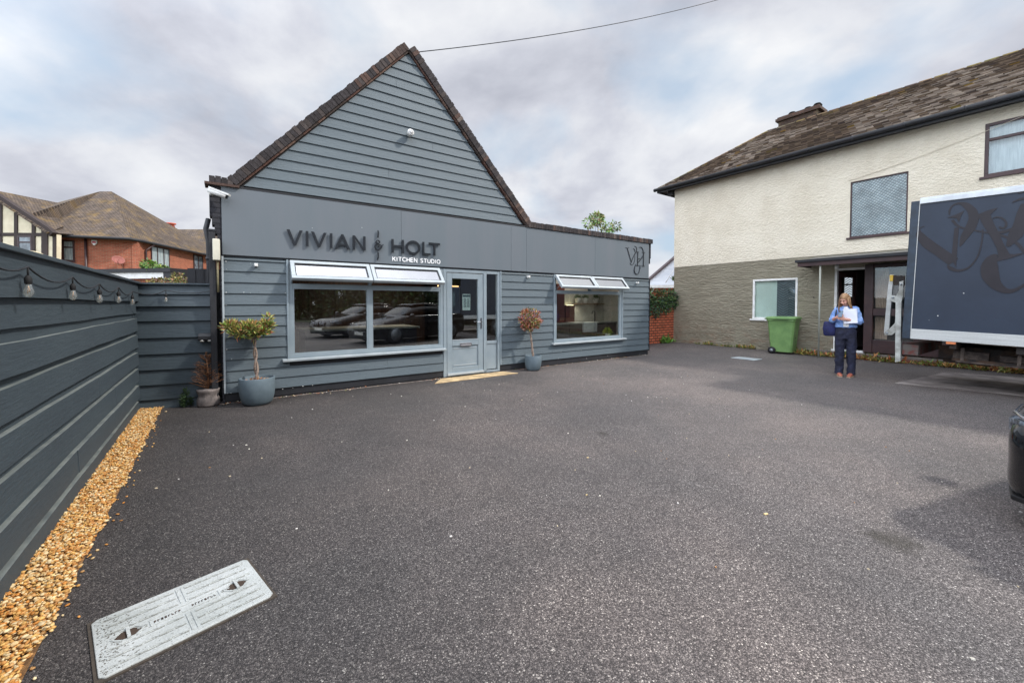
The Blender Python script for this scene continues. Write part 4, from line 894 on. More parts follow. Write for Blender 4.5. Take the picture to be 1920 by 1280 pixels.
# ================================================================== RIGHT HOUSE
m_cream = pm('roughcast_cream', S(225,217,199), .9, col2=S(215,206,187), vs=1.3, bump=4.5, bs=14, bst=(1, 1, 1.4), fine=.06, fs=60, spec=.15, detail=8)
m_stoneb = None
def slate_wall():
    m = bpy.data.materials.new('painted_rough_stone'); m.use_nodes = True; t = m.node_tree; n = t.nodes; l = t.links; b = n['Principled BSDF']
    b.inputs['Roughness'].default_value = .85; b.inputs['Specular IOR Level'].default_value = .2
    tcn = n.new('ShaderNodeTexCoord'); co = tcn.outputs['Object']
    def no(sc_, st, det, r=.6, dis=0):
        mp = n.new('ShaderNodeMapping'); mp.inputs['Scale'].default_value = st; l.new(co, mp.inputs[0])
        x = n.new('ShaderNodeTexNoise'); x.inputs['Scale'].default_value = sc_; x.inputs['Detail'].default_value = det; x.inputs['Roughness'].default_value = r; x.inputs['Distortion'].default_value = dis
        l.new(mp.outputs[0], x.inputs[0]); return x.outputs['Fac']
    wv = n.new('ShaderNodeTexWave'); wv.wave_type = 'BANDS'; wv.bands_direction = 'Z'; wv.wave_profile = 'SAW'; wv.inputs['Scale'].default_value = 4.4; wv.inputs['Distortion'].default_value = 2.6; wv.inputs['Detail'].default_value = 3; wv.inputs['Detail Scale'].default_value = 1.3
    mp = n.new('ShaderNodeMapping'); mp.inputs['Scale'].default_value = (.35, .35, 1); l.new(co, mp.inputs[0]); l.new(mp.outputs[0], wv.inputs[0])
    ad = n.new('ShaderNodeMath'); ad.operation = 'MULTIPLY_ADD'; l.new(no(8, (1, 1, 2.6), 7, .62), ad.inputs[0]); ad.inputs[1].default_value = 1.3; l.new(wv.outputs['Fac'], ad.inputs[2])
    bp = n.new('ShaderNodeBump'); bp.inputs['Strength'].default_value = 1; bp.inputs['Distance'].default_value = .042; l.new(ad.outputs[0], bp.inputs['Height']); l.new(bp.outputs[0], b.inputs['Normal'])
    mr = n.new('ShaderNodeValToRGB'); e = mr.color_ramp.elements; e[0].position = .3; e[0].color = (*S(154,147,129), 1); e[1].position = .7; e[1].color = (*S(180,173,154), 1); l.new(no(1.4, (1, 1, 3), 8, .7), mr.inputs[0])
    # paint worn thin to brick low on the wall
    sp = n.new('ShaderNodeSeparateXYZ'); l.new(co, sp.inputs[0])
    lo = n.new('ShaderNodeMapRange'); lo.inputs[1].default_value = .95; lo.inputs[2].default_value = .1; lo.inputs[3].default_value = 0; lo.inputs[4].default_value = .55; l.new(sp.outputs[2], lo.inputs[0])
    th = n.new('ShaderNodeMapRange'); th.inputs[1].default_value = .48; th.inputs[2].default_value = .66; l.new(no(2.2, (1, 1, 2), 6, .7), th.inputs[0])
    mu = n.new('ShaderNodeMath'); mu.operation = 'MULTIPLY'; l.new(lo.outputs[0], mu.inputs[0]); l.new(th.outputs[0], mu.inputs[1])
    mx = n.new('ShaderNodeMix'); mx.data_type = 'RGBA'; l.new(mu.outputs[0], mx.inputs[0]); l.new(mr.outputs[0], mx.inputs[6]); mx.inputs[7].default_value = (*S(156,112,88), 1)
    l.new(mx.outputs[2], b.inputs['Base Color']); return m
m_stoneb = slate_wall()
m_brown = pm('brown_frame', S(66,44,44), .45, col2=S(54,36,38), vs=4, bump=.15, bs=30, bst=(1,1,.3))
HL, HD = 16.0, 8.6; EZ = 5.90
ho = thing('rendered_house', 'long two storey house with cream roughcast upper floor and olive painted lower wall', 'house', fr=HS)
wins = dict(w1=(5.295, 6.44, 3.255, 4.755), w2=(7.67, 9.05, 4.29, 5.46), lw=(2.835, 4.09, .975, 2.235), dr=(4.99, 5.66, .16, 2.44), scr=(5.66, 7.62, .16, 2.50))
def wallgrid(mb, x0, x1, z0, z1, holes, ya, yb):
    xs_ = sorted({x0, x1}|{v for h in holes for v in h[:2]}); zs_ = sorted({z0, z1}|{v for h in holes for v in h[2:]})
    for i in range(len(xs_)-1):
        run = None
        for j in range(len(zs_)-1):
            cx, cz = (xs_[i]+xs_[i+1])/2, (zs_[j]+zs_[j+1])/2
            inside = any(h[0] < cx < h[1] and h[2] < cz < h[3] for h in holes)
            if not inside: run = (run[0], zs_[j+1]) if run else (zs_[j], zs_[j+1])
            if (inside or j == len(zs_)-2) and run: mb.box(xs_[i], xs_[i+1], ya, yb, *run); run = None
g = MB(); wallgrid(g, 0, HL, 2.835, EZ, [wins['w1'], wins['w2']], -.012, .2); g.build('upper_wall', m_cream, ho)
g = MB(); wallgrid(g, 0, HL, 0, 2.83, [wins['lw'], wins['dr'], wins['scr']], 0, .2); g.build('lower_wall', m_stoneb, ho)
g = MB(); g.box(0, .2, .201, HD, 0, EZ); g.box(HL-.2, HL, .201, HD, 0, EZ); g.box(0, HL, HD+.001, HD+.2, 0, EZ); g.build('end_wall', m_cream, ho)
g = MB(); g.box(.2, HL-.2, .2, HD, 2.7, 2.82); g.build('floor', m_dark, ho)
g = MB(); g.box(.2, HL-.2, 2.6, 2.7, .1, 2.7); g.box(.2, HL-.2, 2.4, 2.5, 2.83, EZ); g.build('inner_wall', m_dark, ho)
# roof of individual tiles in stepped courses
OV = .36; RZ, RY, RX = 8.43, 4.15, 1.45; EYZ = EZ-.06
m_tile = pm('concrete_tile', (1, 1, 1), .9, col2=(.72, .72, .70), vs=9, vlo=.3, vhi=.7, bump=.9, bs=40, attr='tone', spec=.15, fine=.12, fs=70)
e0 = Vector((0, -OV, EYZ)); up = Vector((0, RY+OV, RZ-EYZ)); SL = up.length; upn = up.normalized(); nrm = Vector((0, -upn.z, upn.y))
g = MB(); nrow = int(SL/.118)
tiles = [S(92,80,72), S(110,96,84), S(82,72,68), S(124,108,94), S(98,84,70), S(134,118,104)]
def tile_tone(x, f):
    c = rnd.choice(tiles); q = noise.noise(Vector((x*.55, f*3, 1.3))); l_ = noise.noise(Vector((x*1.9, f*7, 5.1)))
    if q > -.08 and rnd.random() < .55: c = rnd.choice([S(178,166,154), S(160,148,138), S(142,130,120)])
    elif l_ > .42 and rnd.random() < .35: c = rnd.choice([S(140,112,60), S(124,110,66)])
    k_ = rnd.uniform(.72, 1.12); return tuple(v*k_ for v in c)
for r in range(nrow+1):
    f0 = r*.118/SL; f1 = min((r*.118+.15)/SL, 1.0); xl = -.55+(RX+.55)*f0
    if f0 >= 1: break
    x = xl-(.085 if r % 2 else 0); tw_ = .165
    while x < HL+.4:
        a = max(x+.002, xl); b_ = x+tw_-.002
        if b_-a > .03:
            f = f0; h0 = .038+rnd.uniform(-.003, .007); h1 = .006; tl = rnd.uniform(-.003, .003); g.cc = tile_tone(x, f0)
            p = [e0+Vector((a, 0, 0))+up*f0+nrm*(h0-tl), e0+Vector((b_, 0, 0))+up*f0+nrm*(h0+tl), e0+Vector((b_, 0, 0))+up*f1+nrm*h1, e0+Vector((a, 0, 0))+up*f1+nrm*h1]
            q = [e0+Vector((a, 0, 0))+up*f0+nrm*.004, e0+Vector((b_, 0, 0))+up*f0+nrm*.004]
            g.add(p+q, [(0, 1, 2, 3), (0, 4, 5, 1), (0, 3, 4), (1, 5, 2)])
        x += tw_
g.build('roof_tiles', m_tile, ho, attr=True, uv=False)
g = MB(); ra, rb_ = Vector((RX, RY, RZ)), Vector((HL+.3, RY, RZ)); ea, eb = Vector((-.55, -OV, EYZ)), Vector((HL+.4, -OV, EYZ)); ec, ed_ = Vector((-.55, HD+OV+.2, EYZ)), Vector((HL+.4, HD+OV+.2, EYZ))
g.add([ea, eb, ed_, ec, ra, rb_], [(0, 1, 5, 4), (0, 4, 3), (1, 2, 5), (2, 3, 4, 5), (0, 3, 2, 1)]); g.build('roof', m_rooft, ho)
g = MB(); 
def ridge_line(p, q, r=.075, wd=.33):
    d = (q-p); n = int(d.length/wd)
    for i in range(n):
        g.cc = tuple(v*rnd.uniform(.8, 1.1) for v in rnd.choice([S(120,104,90), S(104,90,80), S(134,116,84)])); a = p+d*(i/n); b_ = p+d*((i+1)/n-.004); g.tube([a, b_], [r, r*.94], 10)
ridge_line(ra+Vector((0,0,-.02)), rb_+Vector((0,0,-.02))); ridge_line(ea+Vector((.05, .05, .01)), ra, .06)
g.build('ridge_tiles', m_tile, ho, attr=True)
g = MB(); g.box(-.50, HL, -OV+.02, -.0125, EYZ-.10, EYZ-.075); g.box(-.52, HL, -OV+.0, -OV+.022, EYZ-.16, EYZ-.01); g.box(-.53, -.51, -OV, HD, EYZ-.16, EYZ-.01); g.box(-.51, -.012, -.012, HD, EYZ-.10, EYZ-.075)
g.box(-.2, -.012, -.15, -.03, EYZ-.28, EYZ-.1); g.build('fascia_board', m_black, ho)
g = MB(); g.tube([(-.62, -OV-.055, EYZ-.045), (HL, -OV-.055, EYZ-.045)], .058, 10)
for i in range(17): g.tube([(-.6+i, -OV-.055, EYZ-.045), (-.56+i, -OV-.055, EYZ-.045)], .065, 10)
g.build('gutter', m_black, ho)
# chimney behind the ridge
xa, zt0 = HS.at(1462, 203, 4.6); xb, zt1 = HS.at(1545, 200, 4.6)
ch = MB(); zc = HS.at(1500, 205, 4.6)[1]-.22; ch.box(xa+.08, xb-.1, 4.3, 4.9, 7.6, zc-.12)
chm = ch.build('chimney', brickmat('chimney_brick', S(88,68,58), S(72,58,50), S(70,64,60), bump=.9, extra=(S(120,110,86), 4, .5, .7)), ho)
g = MB(); g.box(xa, xb, 4.22, 4.98, zc-.12, zc-.02); g.box(xa+.05, xb-.05, 4.27, 4.93, zc-.02, zc+.04); g.build('chimney_cap', brickmat('cap_brick', S(92,70,60), S(78,62,54), S(66,60,56)), chm)
g = MB()
for f, hh in ((.12, .10), (.3, .16), (.52, .08), (.66, .14), (.86, .17)): g.lathe([(.12, -.06), (.16, hh*.5), (.10, hh)], (xa+(xb-xa)*f, 4.6, zc+.04), 12)
g.build('chimney_pots', m_tile, chm)
# windows of the house
m_obs = pm('obscured_pane', S(112,132,140), .12, col2=S(84,102,110), vs=14, vlo=.4, vhi=.6, bump=.9, bs=30, bst=(1, 1, .8), spec=.8)
def hwin(nm, key, fm, pane, t=.045, mull=(), trans=(), sill=None, yy=(.02, .08), sillm=None):
    x0, x1, z0, z1 = wins[key]; f = MB(); a, b_ = yy
    f.box(x0, x1, a, b_, z0, z0+t); f.box(x0, x1, a, b_, z1-t, z1); f.box(x0, x0+t, a, b_, z0+t, z1-t); f.box(x1-t, x1, a, b_, z0+t, z1-t)
    for m_ in mull: f.box(m_-t/2, m_+t/2, a+.001, b_-.001, z0+t, z1-t)
    for tz in trans: f.box(x0+t, (mull[0]-t/2 if mull else x1-t), a+.002, b_-.002, tz-t/2, tz+t/2)
    fo = f.build('window', fm, ho, bevel=.004)
    p = MB(); p.box(x0+t-.005, x1-t+.005, (a+b_)/2-.003, (a+b_)/2+.003, z0+t-.005, z1-t+.005); p.build('pane', pane, fo)
    s_ = MB(); s_.box(x0-.06, x1+.06, -.06, a-.001, z0-.05, z0-.002); s_.build('sill', sillm or fm, fo, bevel=.004)
    return fo
m_diam = brickmat('leaded_glass', S(150,164,166), S(132,148,152), S(92,104,108), bw=.055, bh=.055, ms=.007, bump=1.0, rough=.15, offs=0, noise_amt=.35)
_n = m_diam.node_tree; _b = [x for x in _n.nodes if x.bl_idname == 'ShaderNodeVectorMath'][0]; _mp = _n.nodes.new('ShaderNodeMapping'); _mp.inputs['Rotation'].default_value = (0, 0, R(38)); _n.links.new(_b.outputs[0], _mp.inputs[0]); _n.links.new(_mp.outputs[0], [x for x in _n.nodes if x.bl_idname == 'ShaderNodeTexBrick'][0].inputs[0])
m_diam.node_tree.nodes['Principled BSDF'].inputs['Specular IOR Level'].default_value = .9
hwin('window', 'w1', m_brown, m_diam, t=.03, yy=(.0, .06), sillm=m_brown)
w_ = hwin('window', 'w2', m_brown, m_glass2, t=.06, mull=(8.42,), trans=(5.1,), yy=(.0, .07))
g = MB(); g.box(7.7, 9.0, .12, .14, 4.3, 5.45); g.build('net_curtain', pm('net_curtain', S(196,204,208), .8, col2=S(170,180,186), vs=8, st=(6, 1, .3)), w_)
w_ = hwin('window', 'lw', m_white, m_glass2, t=.055, yy=(-.01, .06), sillm=m_white)
g = MB(); g.box(2.88, 3.50, .09, .10, 1.02, 2.19); g.build('blind_panel', pm('pale_green_blind', S(206,221,210), .7, vs=1), w_)
# herringbone leaded side
g = MB(); g.box(3.505, 4.05, .085, .095, 1.02, 2.19); hb_ = g.build('dark_panel', pm('slate_panel', S(92,104,108), .5), w_)
g = MB(); z = .95
while z < 2.25:
    for c in range(3):
        xa_, s_ = 3.505+c*.18, 1 if c % 2 else -1
        for q in range(1):
            z0_, z1_ = (z, z+.11) if s_ > 0 else (z+.11, z)
            P_ = [(xa_+.004, z0_), (xa_+.178, z1_), (xa_+.178, z1_+.016), (xa_+.004, z0_+.016)]
            if min(p[1] for p in P_) > 1.02 and max(p[1] for p in P_) < 2.19: g.prism_y(P_, .072, .084)
    z += .075
g.build('lead_strips', m_black, hb_)
# porch: canopy, pole, white door frame, brown screen
g = MB(); g.box(4.35, 8.4, -.95, -.013, 2.60, 2.67); cn = g.build('porch_canopy', m_black, ho, bevel=.004)
g = MB(); g.box(4.40, 8.4, -.90, -.87, 2.49, 2.598); g.box(4.40, 4.43, -.87, -.02, 2.49, 2.598); g.box(4.43, 8.4, -.87, -.002, 2.56, 2.598); g.build('canopy_fascia', m_brown, cn)
g = MB(); g.add([(4.6, -.94, 2.672), (8.4, -.94, 2.672), (8.4, -.014, 2.80), (4.6, -.014, 2.80)], [(0,1,2,3)]); g.add([(4.6,-.014,2.8),(4.6,-.94,2.672),(4.6,-.014,2.672)], [(0,1,2)]); g.build('lead_flashing', pm('lead_sheet', S(120,118,112), .6, col2=S(96,94,90), vs=5, st=(1,3,1), bump=.4, bs=12), cn)
x_, z_ = HS.at(1538, 505, -.85); g = MB(); g.tube([(x_, -.85, .0), (x_, -.85, 2.55)], .022, 10); g.build('porch_pole', pm('grey_pole', S(158,160,150), .6), ho)
g = MB(); g.box(4.99, 5.05, -.02, .1, .16, 2.44); g.box(5.05, 5.66, -.02, .1, 2.38, 2.44); g.box(4.95, 5.66, -.05, .1, .145, .20); dfo = g.build('door_frame', m_white, ho, bevel=.004)
g = MB(); M = Matrix.Translation((5.06, .1, 0)) @ Matrix.Rotation(R(72), 4, 'Z'); g.X = M; g.box(0, .1, 0, .04, .2, 2.36); g.box(.58, .68, 0, .04, .2, 2.36); g.box(.1, .58, 0, .04, .2, .9); g.box(.1, .58, 0, .04, 2.2, 2.36); g.build('open_door', m_brown, dfo)
# inner hall window glimpsed through the door
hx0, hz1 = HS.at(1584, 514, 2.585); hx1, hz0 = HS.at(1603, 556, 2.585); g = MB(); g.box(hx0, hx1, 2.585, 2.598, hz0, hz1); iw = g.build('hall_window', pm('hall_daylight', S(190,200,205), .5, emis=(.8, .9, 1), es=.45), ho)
g = MB()
hw_ = (hx1-hx0)/2
for i in range(9):
    z = hz0+i*(hz1-hz0-.14)/8
    for s_, xx in ((1, hx0), (-1, hx0+hw_)): g.prism_y([(xx, z+(0 if s_ > 0 else .1)), (xx+hw_, z+(.1 if s_ > 0 else 0)), (xx+hw_, z+(.1 if s_ > 0 else 0)+.018), (xx, z+(0 if s_ > 0 else .1)+.018)], 2.57, 2.584)
g.box(hx0, hx1, 2.568, 2.584, (hz0+hz1)/2, (hz0+hz1)/2+.05)
g.build('glazing_bars', m_black, iw)
g = MB(); t = .11
g.box(5.66, 5.84, -.1, .06, .18, 2.49)                      # big post left
for a, b_ in ((7.5, 7.62),): g.box(a, b_, -.1, .06, .18, 2.49)
g.box(5.84, 7.5, -.08, .04, .18, .52); g.box(5.84, 7.5, -.08, .04, 1.15, 1.33); g.box(5.84, 7.5, -.08, .04, 2.40, 2.49)
g.box(6.62, 6.72, -.08, .04, .52, 1.15); g.box(6.62, 6.72, -.08, .04, 1.33, 2.40)
pscr = g.build('porch_screen', m_brown, ho, bevel=.006)
for a, b_, c, d in ((5.84, 6.62, .52, 1.15), (5.84, 6.62, 1.33, 2.4), (6.72, 7.5, .52, 1.15), (6.72, 7.5, 1.33, 2.4)):
    g = MB(); g.box(a, b_, -.03, -.022, c, d); g.build('pane', m_glass2, pscr)
g = MB()
for x0_, x1_, z0_, z1_ in ((5.86, 6.12, 1.35, 2.38), (5.86, 6.10, .54, 1.13)):
    n = 14
    for i in range(n): a = x0_+(x1_-x0_)*i/n; b_ = x0_+(x1_-x0_)*(i+1)/n; g.quad((a, .06+.015*(i % 2), z0_), (b_, .06+.015*((i+1) % 2), z0_), (b_-.02*(z1_ > 2), .06+.015*((i+1) % 2), z1_), (a-.02*(z1_ > 2), .06+.015*(i % 2), z1_))
g.build('curtain', pm('beige_curtain', S(188,164,146), .9, col2=S(160,136,120), vs=4), pscr)
g = MB(); g.box(4.5, 7.8, -.28, -.001, .02, .145); g.build('doorstep', pm('step_stone', S(120,112,104), .85, col2=S(100,92,86), vs=5, bump=.3, bs=30), ho, bevel=.005)
g = MB(); g.box(4.9, 12, -.30, -.281, .0, .09); g.box(7.81, 12, -.28, -.001, .0, .25); g.build('brick_plinth', brickmat('plinth_brick', S(140,72,54), S(112,60,48), S(90,80,74), extra=(S(70,76,50), 4, .55, .75)), ho)
g = MB(); g.tube([(4.52, -.012, 1.62), (4.52, -.04, 1.62), (4.52, -.055, 1.65), (4.50, -.055, 1.67)], .008, 6); tag(g.build('wall_hook', m_black), 'little black hook on the olive wall left of the open house door', 'hook').location = HS.o; bpy.data.objects['wall_hook'].rotation_euler = (0, 0, HS.ang)
g = MB(); g.tube([(5.25, -.03, 4.80)]+[tuple(Vector((5.25, -.03, 4.80)).lerp(Vector((9.6, -.03, 6.02-.12)), i/10)-Vector((0, 0, .12*4*(i/10)*(1-i/10)))) for i in range(1, 11)], .005, 5)
g.build('wall_cable', pm('cream_cable', S(212,203,184), .8), ho)
g = MB(); x_ = 5.05; g.tube([(5.15, -.4, 2.40), (5.15, -.4, 2.53)], .05, 12); g.build('porch_lamp', m_white, ho)

def weeds(name, label, P0, P1, n, hmax, pal, wdt=.12, seed=3, cat='weeds'):
    r_ = random.Random(seed); mb = MB()
    cl_ = [(r_.random(), r_.uniform(.4, 1)) for _ in range(max(3, n//26))]
    for k in range(n):
        c = r_.choice(cl_); f = min(1, max(0, c[0]+r_.gauss(0, .018))); p = P0.lerp(P1, f)+Vector((r_.gauss(0, wdt/2), r_.gauss(0, wdt/2), 0)); h = hmax*c[1]*r_.uniform(.4, 1)
        v = Vector((r_.uniform(-1, 1), r_.uniform(-1, 1), r_.uniform(.3, 1.3))); leaf_at(mb, p+Vector((0, 0, r_.random()*h*.5)), v, h, h*.28, tuple(x*r_.uniform(.7, 1.2) for x in r_.choice(pal)))
    return tag(mb.build(name, m_leaf, attr=True), label, cat, kind='stuff')
gw = [S(104,124,60), S(84,104,46), S(140,140,72), S(168,140,80), S(120,96,56)]
weeds('wall_weeds', 'weeds growing along the foot of the olive wall left of the green bin', HS.W(.9, -.07, 0), HS.W(3.0, -.07, 0), 480, .15, gw, .07, 4)
weeds('step_weeds', 'weeds and fallen leaves along the brick step behind the person', HS.W(4.3, -.40, 0), HS.W(9.8, -.42, 0), 1900, .19, gw+[S(190,120,70), S(176,160,90)], .12, 5)

weeds('pebble_weed', 'small green weed sprouting among the pebbles beside the long fence', G(222, 828), G(228, 842), 70, .07, gw, .05, 15)
# ================================================================== BIN
pb = G(1476, 661); P = HS.Mi @ (pb-HS.o)
bi = thing('wheelie_bin', 'green wheelie bin standing against the olive wall under the white window', 'bin', tuple(HS.W(P.x, -.52, 0)), HS.ang+R(96))
m_bin = pm('bin_green', S(112,146,88), .5, col2=S(98,132,78), vs=4, bump=.1, bs=40, fine=.05)
g = MB()
def ringbox(z, sx, sy, oy=0, c=.04): return [(-sx+c, -sy+oy, z), (sx-c, -sy+oy, z), (sx, -sy+c+oy, z), (sx, sy-c+oy, z), (sx-c, sy+oy, z), (-sx+c, sy+oy, z), (-sx, sy-c+oy, z), (-sx, -sy+c+oy, z)]
rr_ = [ringbox(.06, .225, .27), ringbox(.3, .24, .29), ringbox(.85, .27, .335), ringbox(.96, .285, .345), ringbox(.961, .305, .365), ringbox(1.01, .305, .365)]
vs = [v for r_ in rr_ for v in r_]; fs = [(i*8+k, i*8+(k+1) % 8, (i+1)*8+(k+1) % 8, (i+1)*8+k) for i in range(len(rr_)-1) for k in range(8)]+[tuple(range(7, -1, -1)), tuple(range(40, 48))]
g.add(vs, fs); g.build('body', m_bin, bi, bevel=.004)
g = MB(); rl = [ringbox(1.012, .325, .385), ringbox(1.05, .328, .388), ringbox(1.075, .30, .36), ringbox(1.09, .2, .27)]
vs = [v for r_ in rl for v in r_]; g.add(vs, [(i*8+k, i*8+(k+1) % 8, (i+1)*8+(k+1) % 8, (i+1)*8+k) for i in range(3) for k in range(8)]+[tuple(range(7, -1, -1)), tuple(range(24, 32))])
g.box(-.37, -.318, -.2, .2, 1.02, 1.035); lid = g.build('lid', m_bin, bi, bevel=.004)
g = MB(); g.tube([(-.2, .36, 1.0), (-.2, .43, 1.02), (.2, .43, 1.02), (.2, .36, 1.0)], .016, 8); g.build('handle', m_bin, bi)
g = MB(); g.box(-.215, .215, .2, .26, .08, .13); g.build('axle_housing', m_bin, bi)
for s_ in (-1, 1): 
    g = MB(); g.tube([(s_*.24, .22, .1), (s_*.29, .22, .1)], .1, 20); wh = g.build('wheel', m_rubber, bi)
    g = MB(); g.tube([(s_*.291, .22, .1), (s_*.297, .22, .1)], .045, 14); g.build('hub', m_steel, wh)
g = MB()
for i, zz_ in enumerate((.36, .45)): g.box(-.01, .03, -.296-i*.01, -.27, zz_, zz_+.07)
g.build('clips', m_black, bi)

# manhole covers ------------------------------------------------------
def cover(name, label, c, ang, lx_, ly, hi=True):
    t = thing(name, label, 'manhole cover', c, ang, None)
    mm = pm('cover_metal', S(186,189,188), .55, col2=S(154,158,155), vs=3.5, vlo=.35, vhi=.7, metal=.0, bump=.3, bs=90, fine=.16, fs=120, dots=(70, .16, S(74,72,68))) if hi else m_upvcl
    g = MB()
    hx, hy = lx_/2, ly/2; c_ = .018
    g.prism_z([(-hx+c_, -hy), (hx-c_, -hy), (hx, -hy+c_), (hx, hy-c_), (hx-c_, hy), (-hx+c_, hy), (-hx, hy-c_), (-hx, -hy+c_)], -.01, .009); g.build('plate', mm, t, bevel=.003)
    g = MB(); e = .012; g.prism_z([(-hx-e, -hy-e), (hx+e, -hy-e), (hx+e, hy+e), (-hx-e, hy+e)], -.012, .002); g.build('frame', pm('rusty_edge', S(70,62,54), .9, fine=.3), t)
    if hi:
        g = MB()
        for i in range(-3, 4):
            y = i*ly/7.4
            for sgn in (-1, 1):
                a, b_ = sgn*.022, sgn*(hx-.03)
                if abs(i) < 1: b_ = sgn*(hx*.56); a = sgn*.14
                n = 22; pts = []
                for k in range(n+1):
                    x = a+(b_-a)*k/n; pts.append((x, y+(.005 if (k//3) % 2 else 0)))
                for p, q in zip(pts[:-1], pts[1:]): 
                    d = Vector((q[0]-p[0], q[1]-p[1])); nn = Vector((-d.y, d.x)).normalized()*.0032
                    g.prism_z([(p[0]-nn.x, p[1]-nn.y), (q[0]-nn.x, q[1]-nn.y), (q[0]+nn.x, q[1]+nn.y), (p[0]+nn.x, p[1]+nn.y)], .0085, .0135)
        rib_shade_dirt = MB()  # thin dark strips paint shadow lines beside the ribs; scattered specks are soiling
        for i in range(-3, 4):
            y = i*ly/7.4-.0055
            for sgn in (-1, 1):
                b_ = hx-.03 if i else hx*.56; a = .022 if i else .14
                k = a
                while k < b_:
                    ww_ = rnd.uniform(.02, .07); rib_shade_dirt.box(min(sgn*k, sgn*min(k+ww_, b_)), max(sgn*k, sgn*min(k+ww_, b_)), y-rnd.uniform(.001, .003), y+.001, .0088, .0096); k += ww_+rnd.uniform(.0, .008)
        for k in range(260):
            x_ = -hx+.01+abs(rnd.gauss(0, .06)); y_ = rnd.uniform(-hy+.01, hy-.01); r_ = rnd.uniform(.001, .0035); rib_shade_dirt.cbox((x_, y_, .0092), r_*2, r_*1.5, .0012, Matrix.Rotation(rnd.random()*3, 3, 'Z'))
        rib_shade_dirt.build('rib_shade_and_grime', pm('rib_shade_and_grime', S(108,106,100), .95), t)
        for y0_, y1_ in ((-hy+.03, -.05), (.05, hy-.03)):
            for sx in (-.010, .010): g.box(sx-.003, sx+.003, y0_, y1_, .0085, .012)
        for z_ in (-.026, .026): g.box(-.13, .13, z_-.002, z_+.002, .0085, .012)
        for x_ in (-.13, .13): g.box(x_-.002, x_+.002, -.024, .024, .0085, .012)
        g.build('ribs', mm, t)
        for sx in (-1, 1):
            g = MB(); cx = sx*(hx-.105); g.prism_z([(cx-.045, 0), (cx-.02, -.026), (cx+.02, -.026), (cx+.045, 0), (cx+.02, .026), (cx-.02, .026)], .0088, .0112); pk = g.build('keyhole', pm('keyhole_dark', S(66,52,42), .9), t)
            g = MB(); g.box(cx-.006, cx+.006, -.04, .04, .0113, .019); ribbon_ = g.build('lifting_bar', mm, pk)
            g = MB(); pts = [(cx-.055, 0), (cx-.025, -.036), (cx+.025, -.036), (cx+.055, 0), (cx+.025, .036), (cx-.025, .036)]
            for p, q in zip(pts, pts[1:]+pts[:1]): 
                d = Vector((q[0]-p[0], q[1]-p[1])); nn = Vector((-d.y, d.x)).normalized()*.003
                g.prism_z([(p[0]-nn.x, p[1]-nn.y), (q[0]-nn.x, q[1]-nn.y), (q[0]+nn.x, q[1]+nn.y), (p[0]+nn.x, p[1]+nn.y)], .0086, .0125)
            g.build('keyhole_rim', mm, pk)
        # raised maker's lettering, too worn to read: small broken strokes
        g = MB()
        for sx, n in ((-.118, 8), (.02, 8)):
            for i in range(n):
                x_ = sx+i*.0125; g.box(x_, x_+.0025, -.008, .006, .0088, .0112); g.box(x_+.003, x_+.0075, rnd.choice([-.008, -.001, .004]), rnd.choice([-.006, .001, .006])+.001, .0087, .0110) if True else 0
        g.build('worn_lettering', m_soil, t)
    return t
cA, cB, cC_, cD = G(452,1055), G(517,1112), G(200,1280), G(165,1172)
ctr = (cA+cB+cC_+cD)/4; ctr.z = .004
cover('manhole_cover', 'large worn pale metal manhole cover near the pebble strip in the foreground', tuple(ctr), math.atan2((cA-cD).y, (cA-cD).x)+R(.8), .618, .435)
cc_ = (G(1368,671)+G(1395,678)*0+G(1430,674))/2; cc_ = G(1399, 672.5); 
cover('drain_cover', 'small flat white drain cover in the tarmac in front of the olive wall', (cc_.x, cc_.y, .004), HS.ang+R(-2), .62, .42, False)

# ================================================================== LORRY
lo = thing('box_lorry', 'dark blue box lorry with large black script letters and white rails parked beside the house', 'lorry', fr=TR)
m_navy = pm('navy_panel', S(46,55,70), .42, col2=S(42,50,64), vs=1.5, bump=.05, bs=12, fine=.03, fs=30, spec=.35)
m_rail = pm('alloy_rail', S(196,198,196), .5, metal=.0, col2=S(174,176,174), vs=3, st=(.4,1,8), vlo=.3, vhi=.7, fine=.06)
m_ch = pm('chassis', S(44,40,39), .85, metal=.0, col2=S(78,60,48), vs=6, fine=.2)
T = lambda px, py, y=0: TR.at(px, py, y)
xb_, zb0 = T(1706.9, 634.6); _, zt1_ = T(1725, 373); x0s = T(1691, 631)[0]
_, zrb = T(1709, 616); _, zrt = T(1724, 383)
BX1 = 5.6
g = MB(); g.box(xb_, BX1, 0.001, 2.2, zrb, zrt); g.build('box_body', m_navy, lo)
g = MB(); g.box(x0s, xb_, -.004, 2.2, zb0+.0, zt1_-.03); g.build('rear_frame', pm('navy_frame', S(44,58,74), .45, col2=S(36,46,58), vs=6), lo, bevel=.006)
g = MB(); g.box(xb_+.002, BX1, -.022, 2.2, zb0, zrb-.001); g.build('bottom_rail', m_rail, lo, bevel=.005)
g = MB(); g.box(xb_+.002, BX1, -.022, 2.2, zrt+.001, zt1_-.012); g.box(xb_+.002, BX1, -.010, 2.2, zt1_-.0118, zt1_+.012); g.build('top_rail', pm('white_rail', S(214,220,226), .4), lo, bevel=.005)
g = MB(); g.box(xb_-.003, xb_+.006, -.012, -.0045, zb0+.01, zt1_-.03); g.build('edge_strip', m_rail, lo)
g = MB(); 
for px, py in ((1807, 549.8), (1758.5, 592), (1742, 600)): x, z = T(px, py); g.ball((x, -.002, z), .008 if px > 1750 else .003, .004, .008 if px > 1750 else .003, 8, 6)
g.build('rivets', m_white, lo)
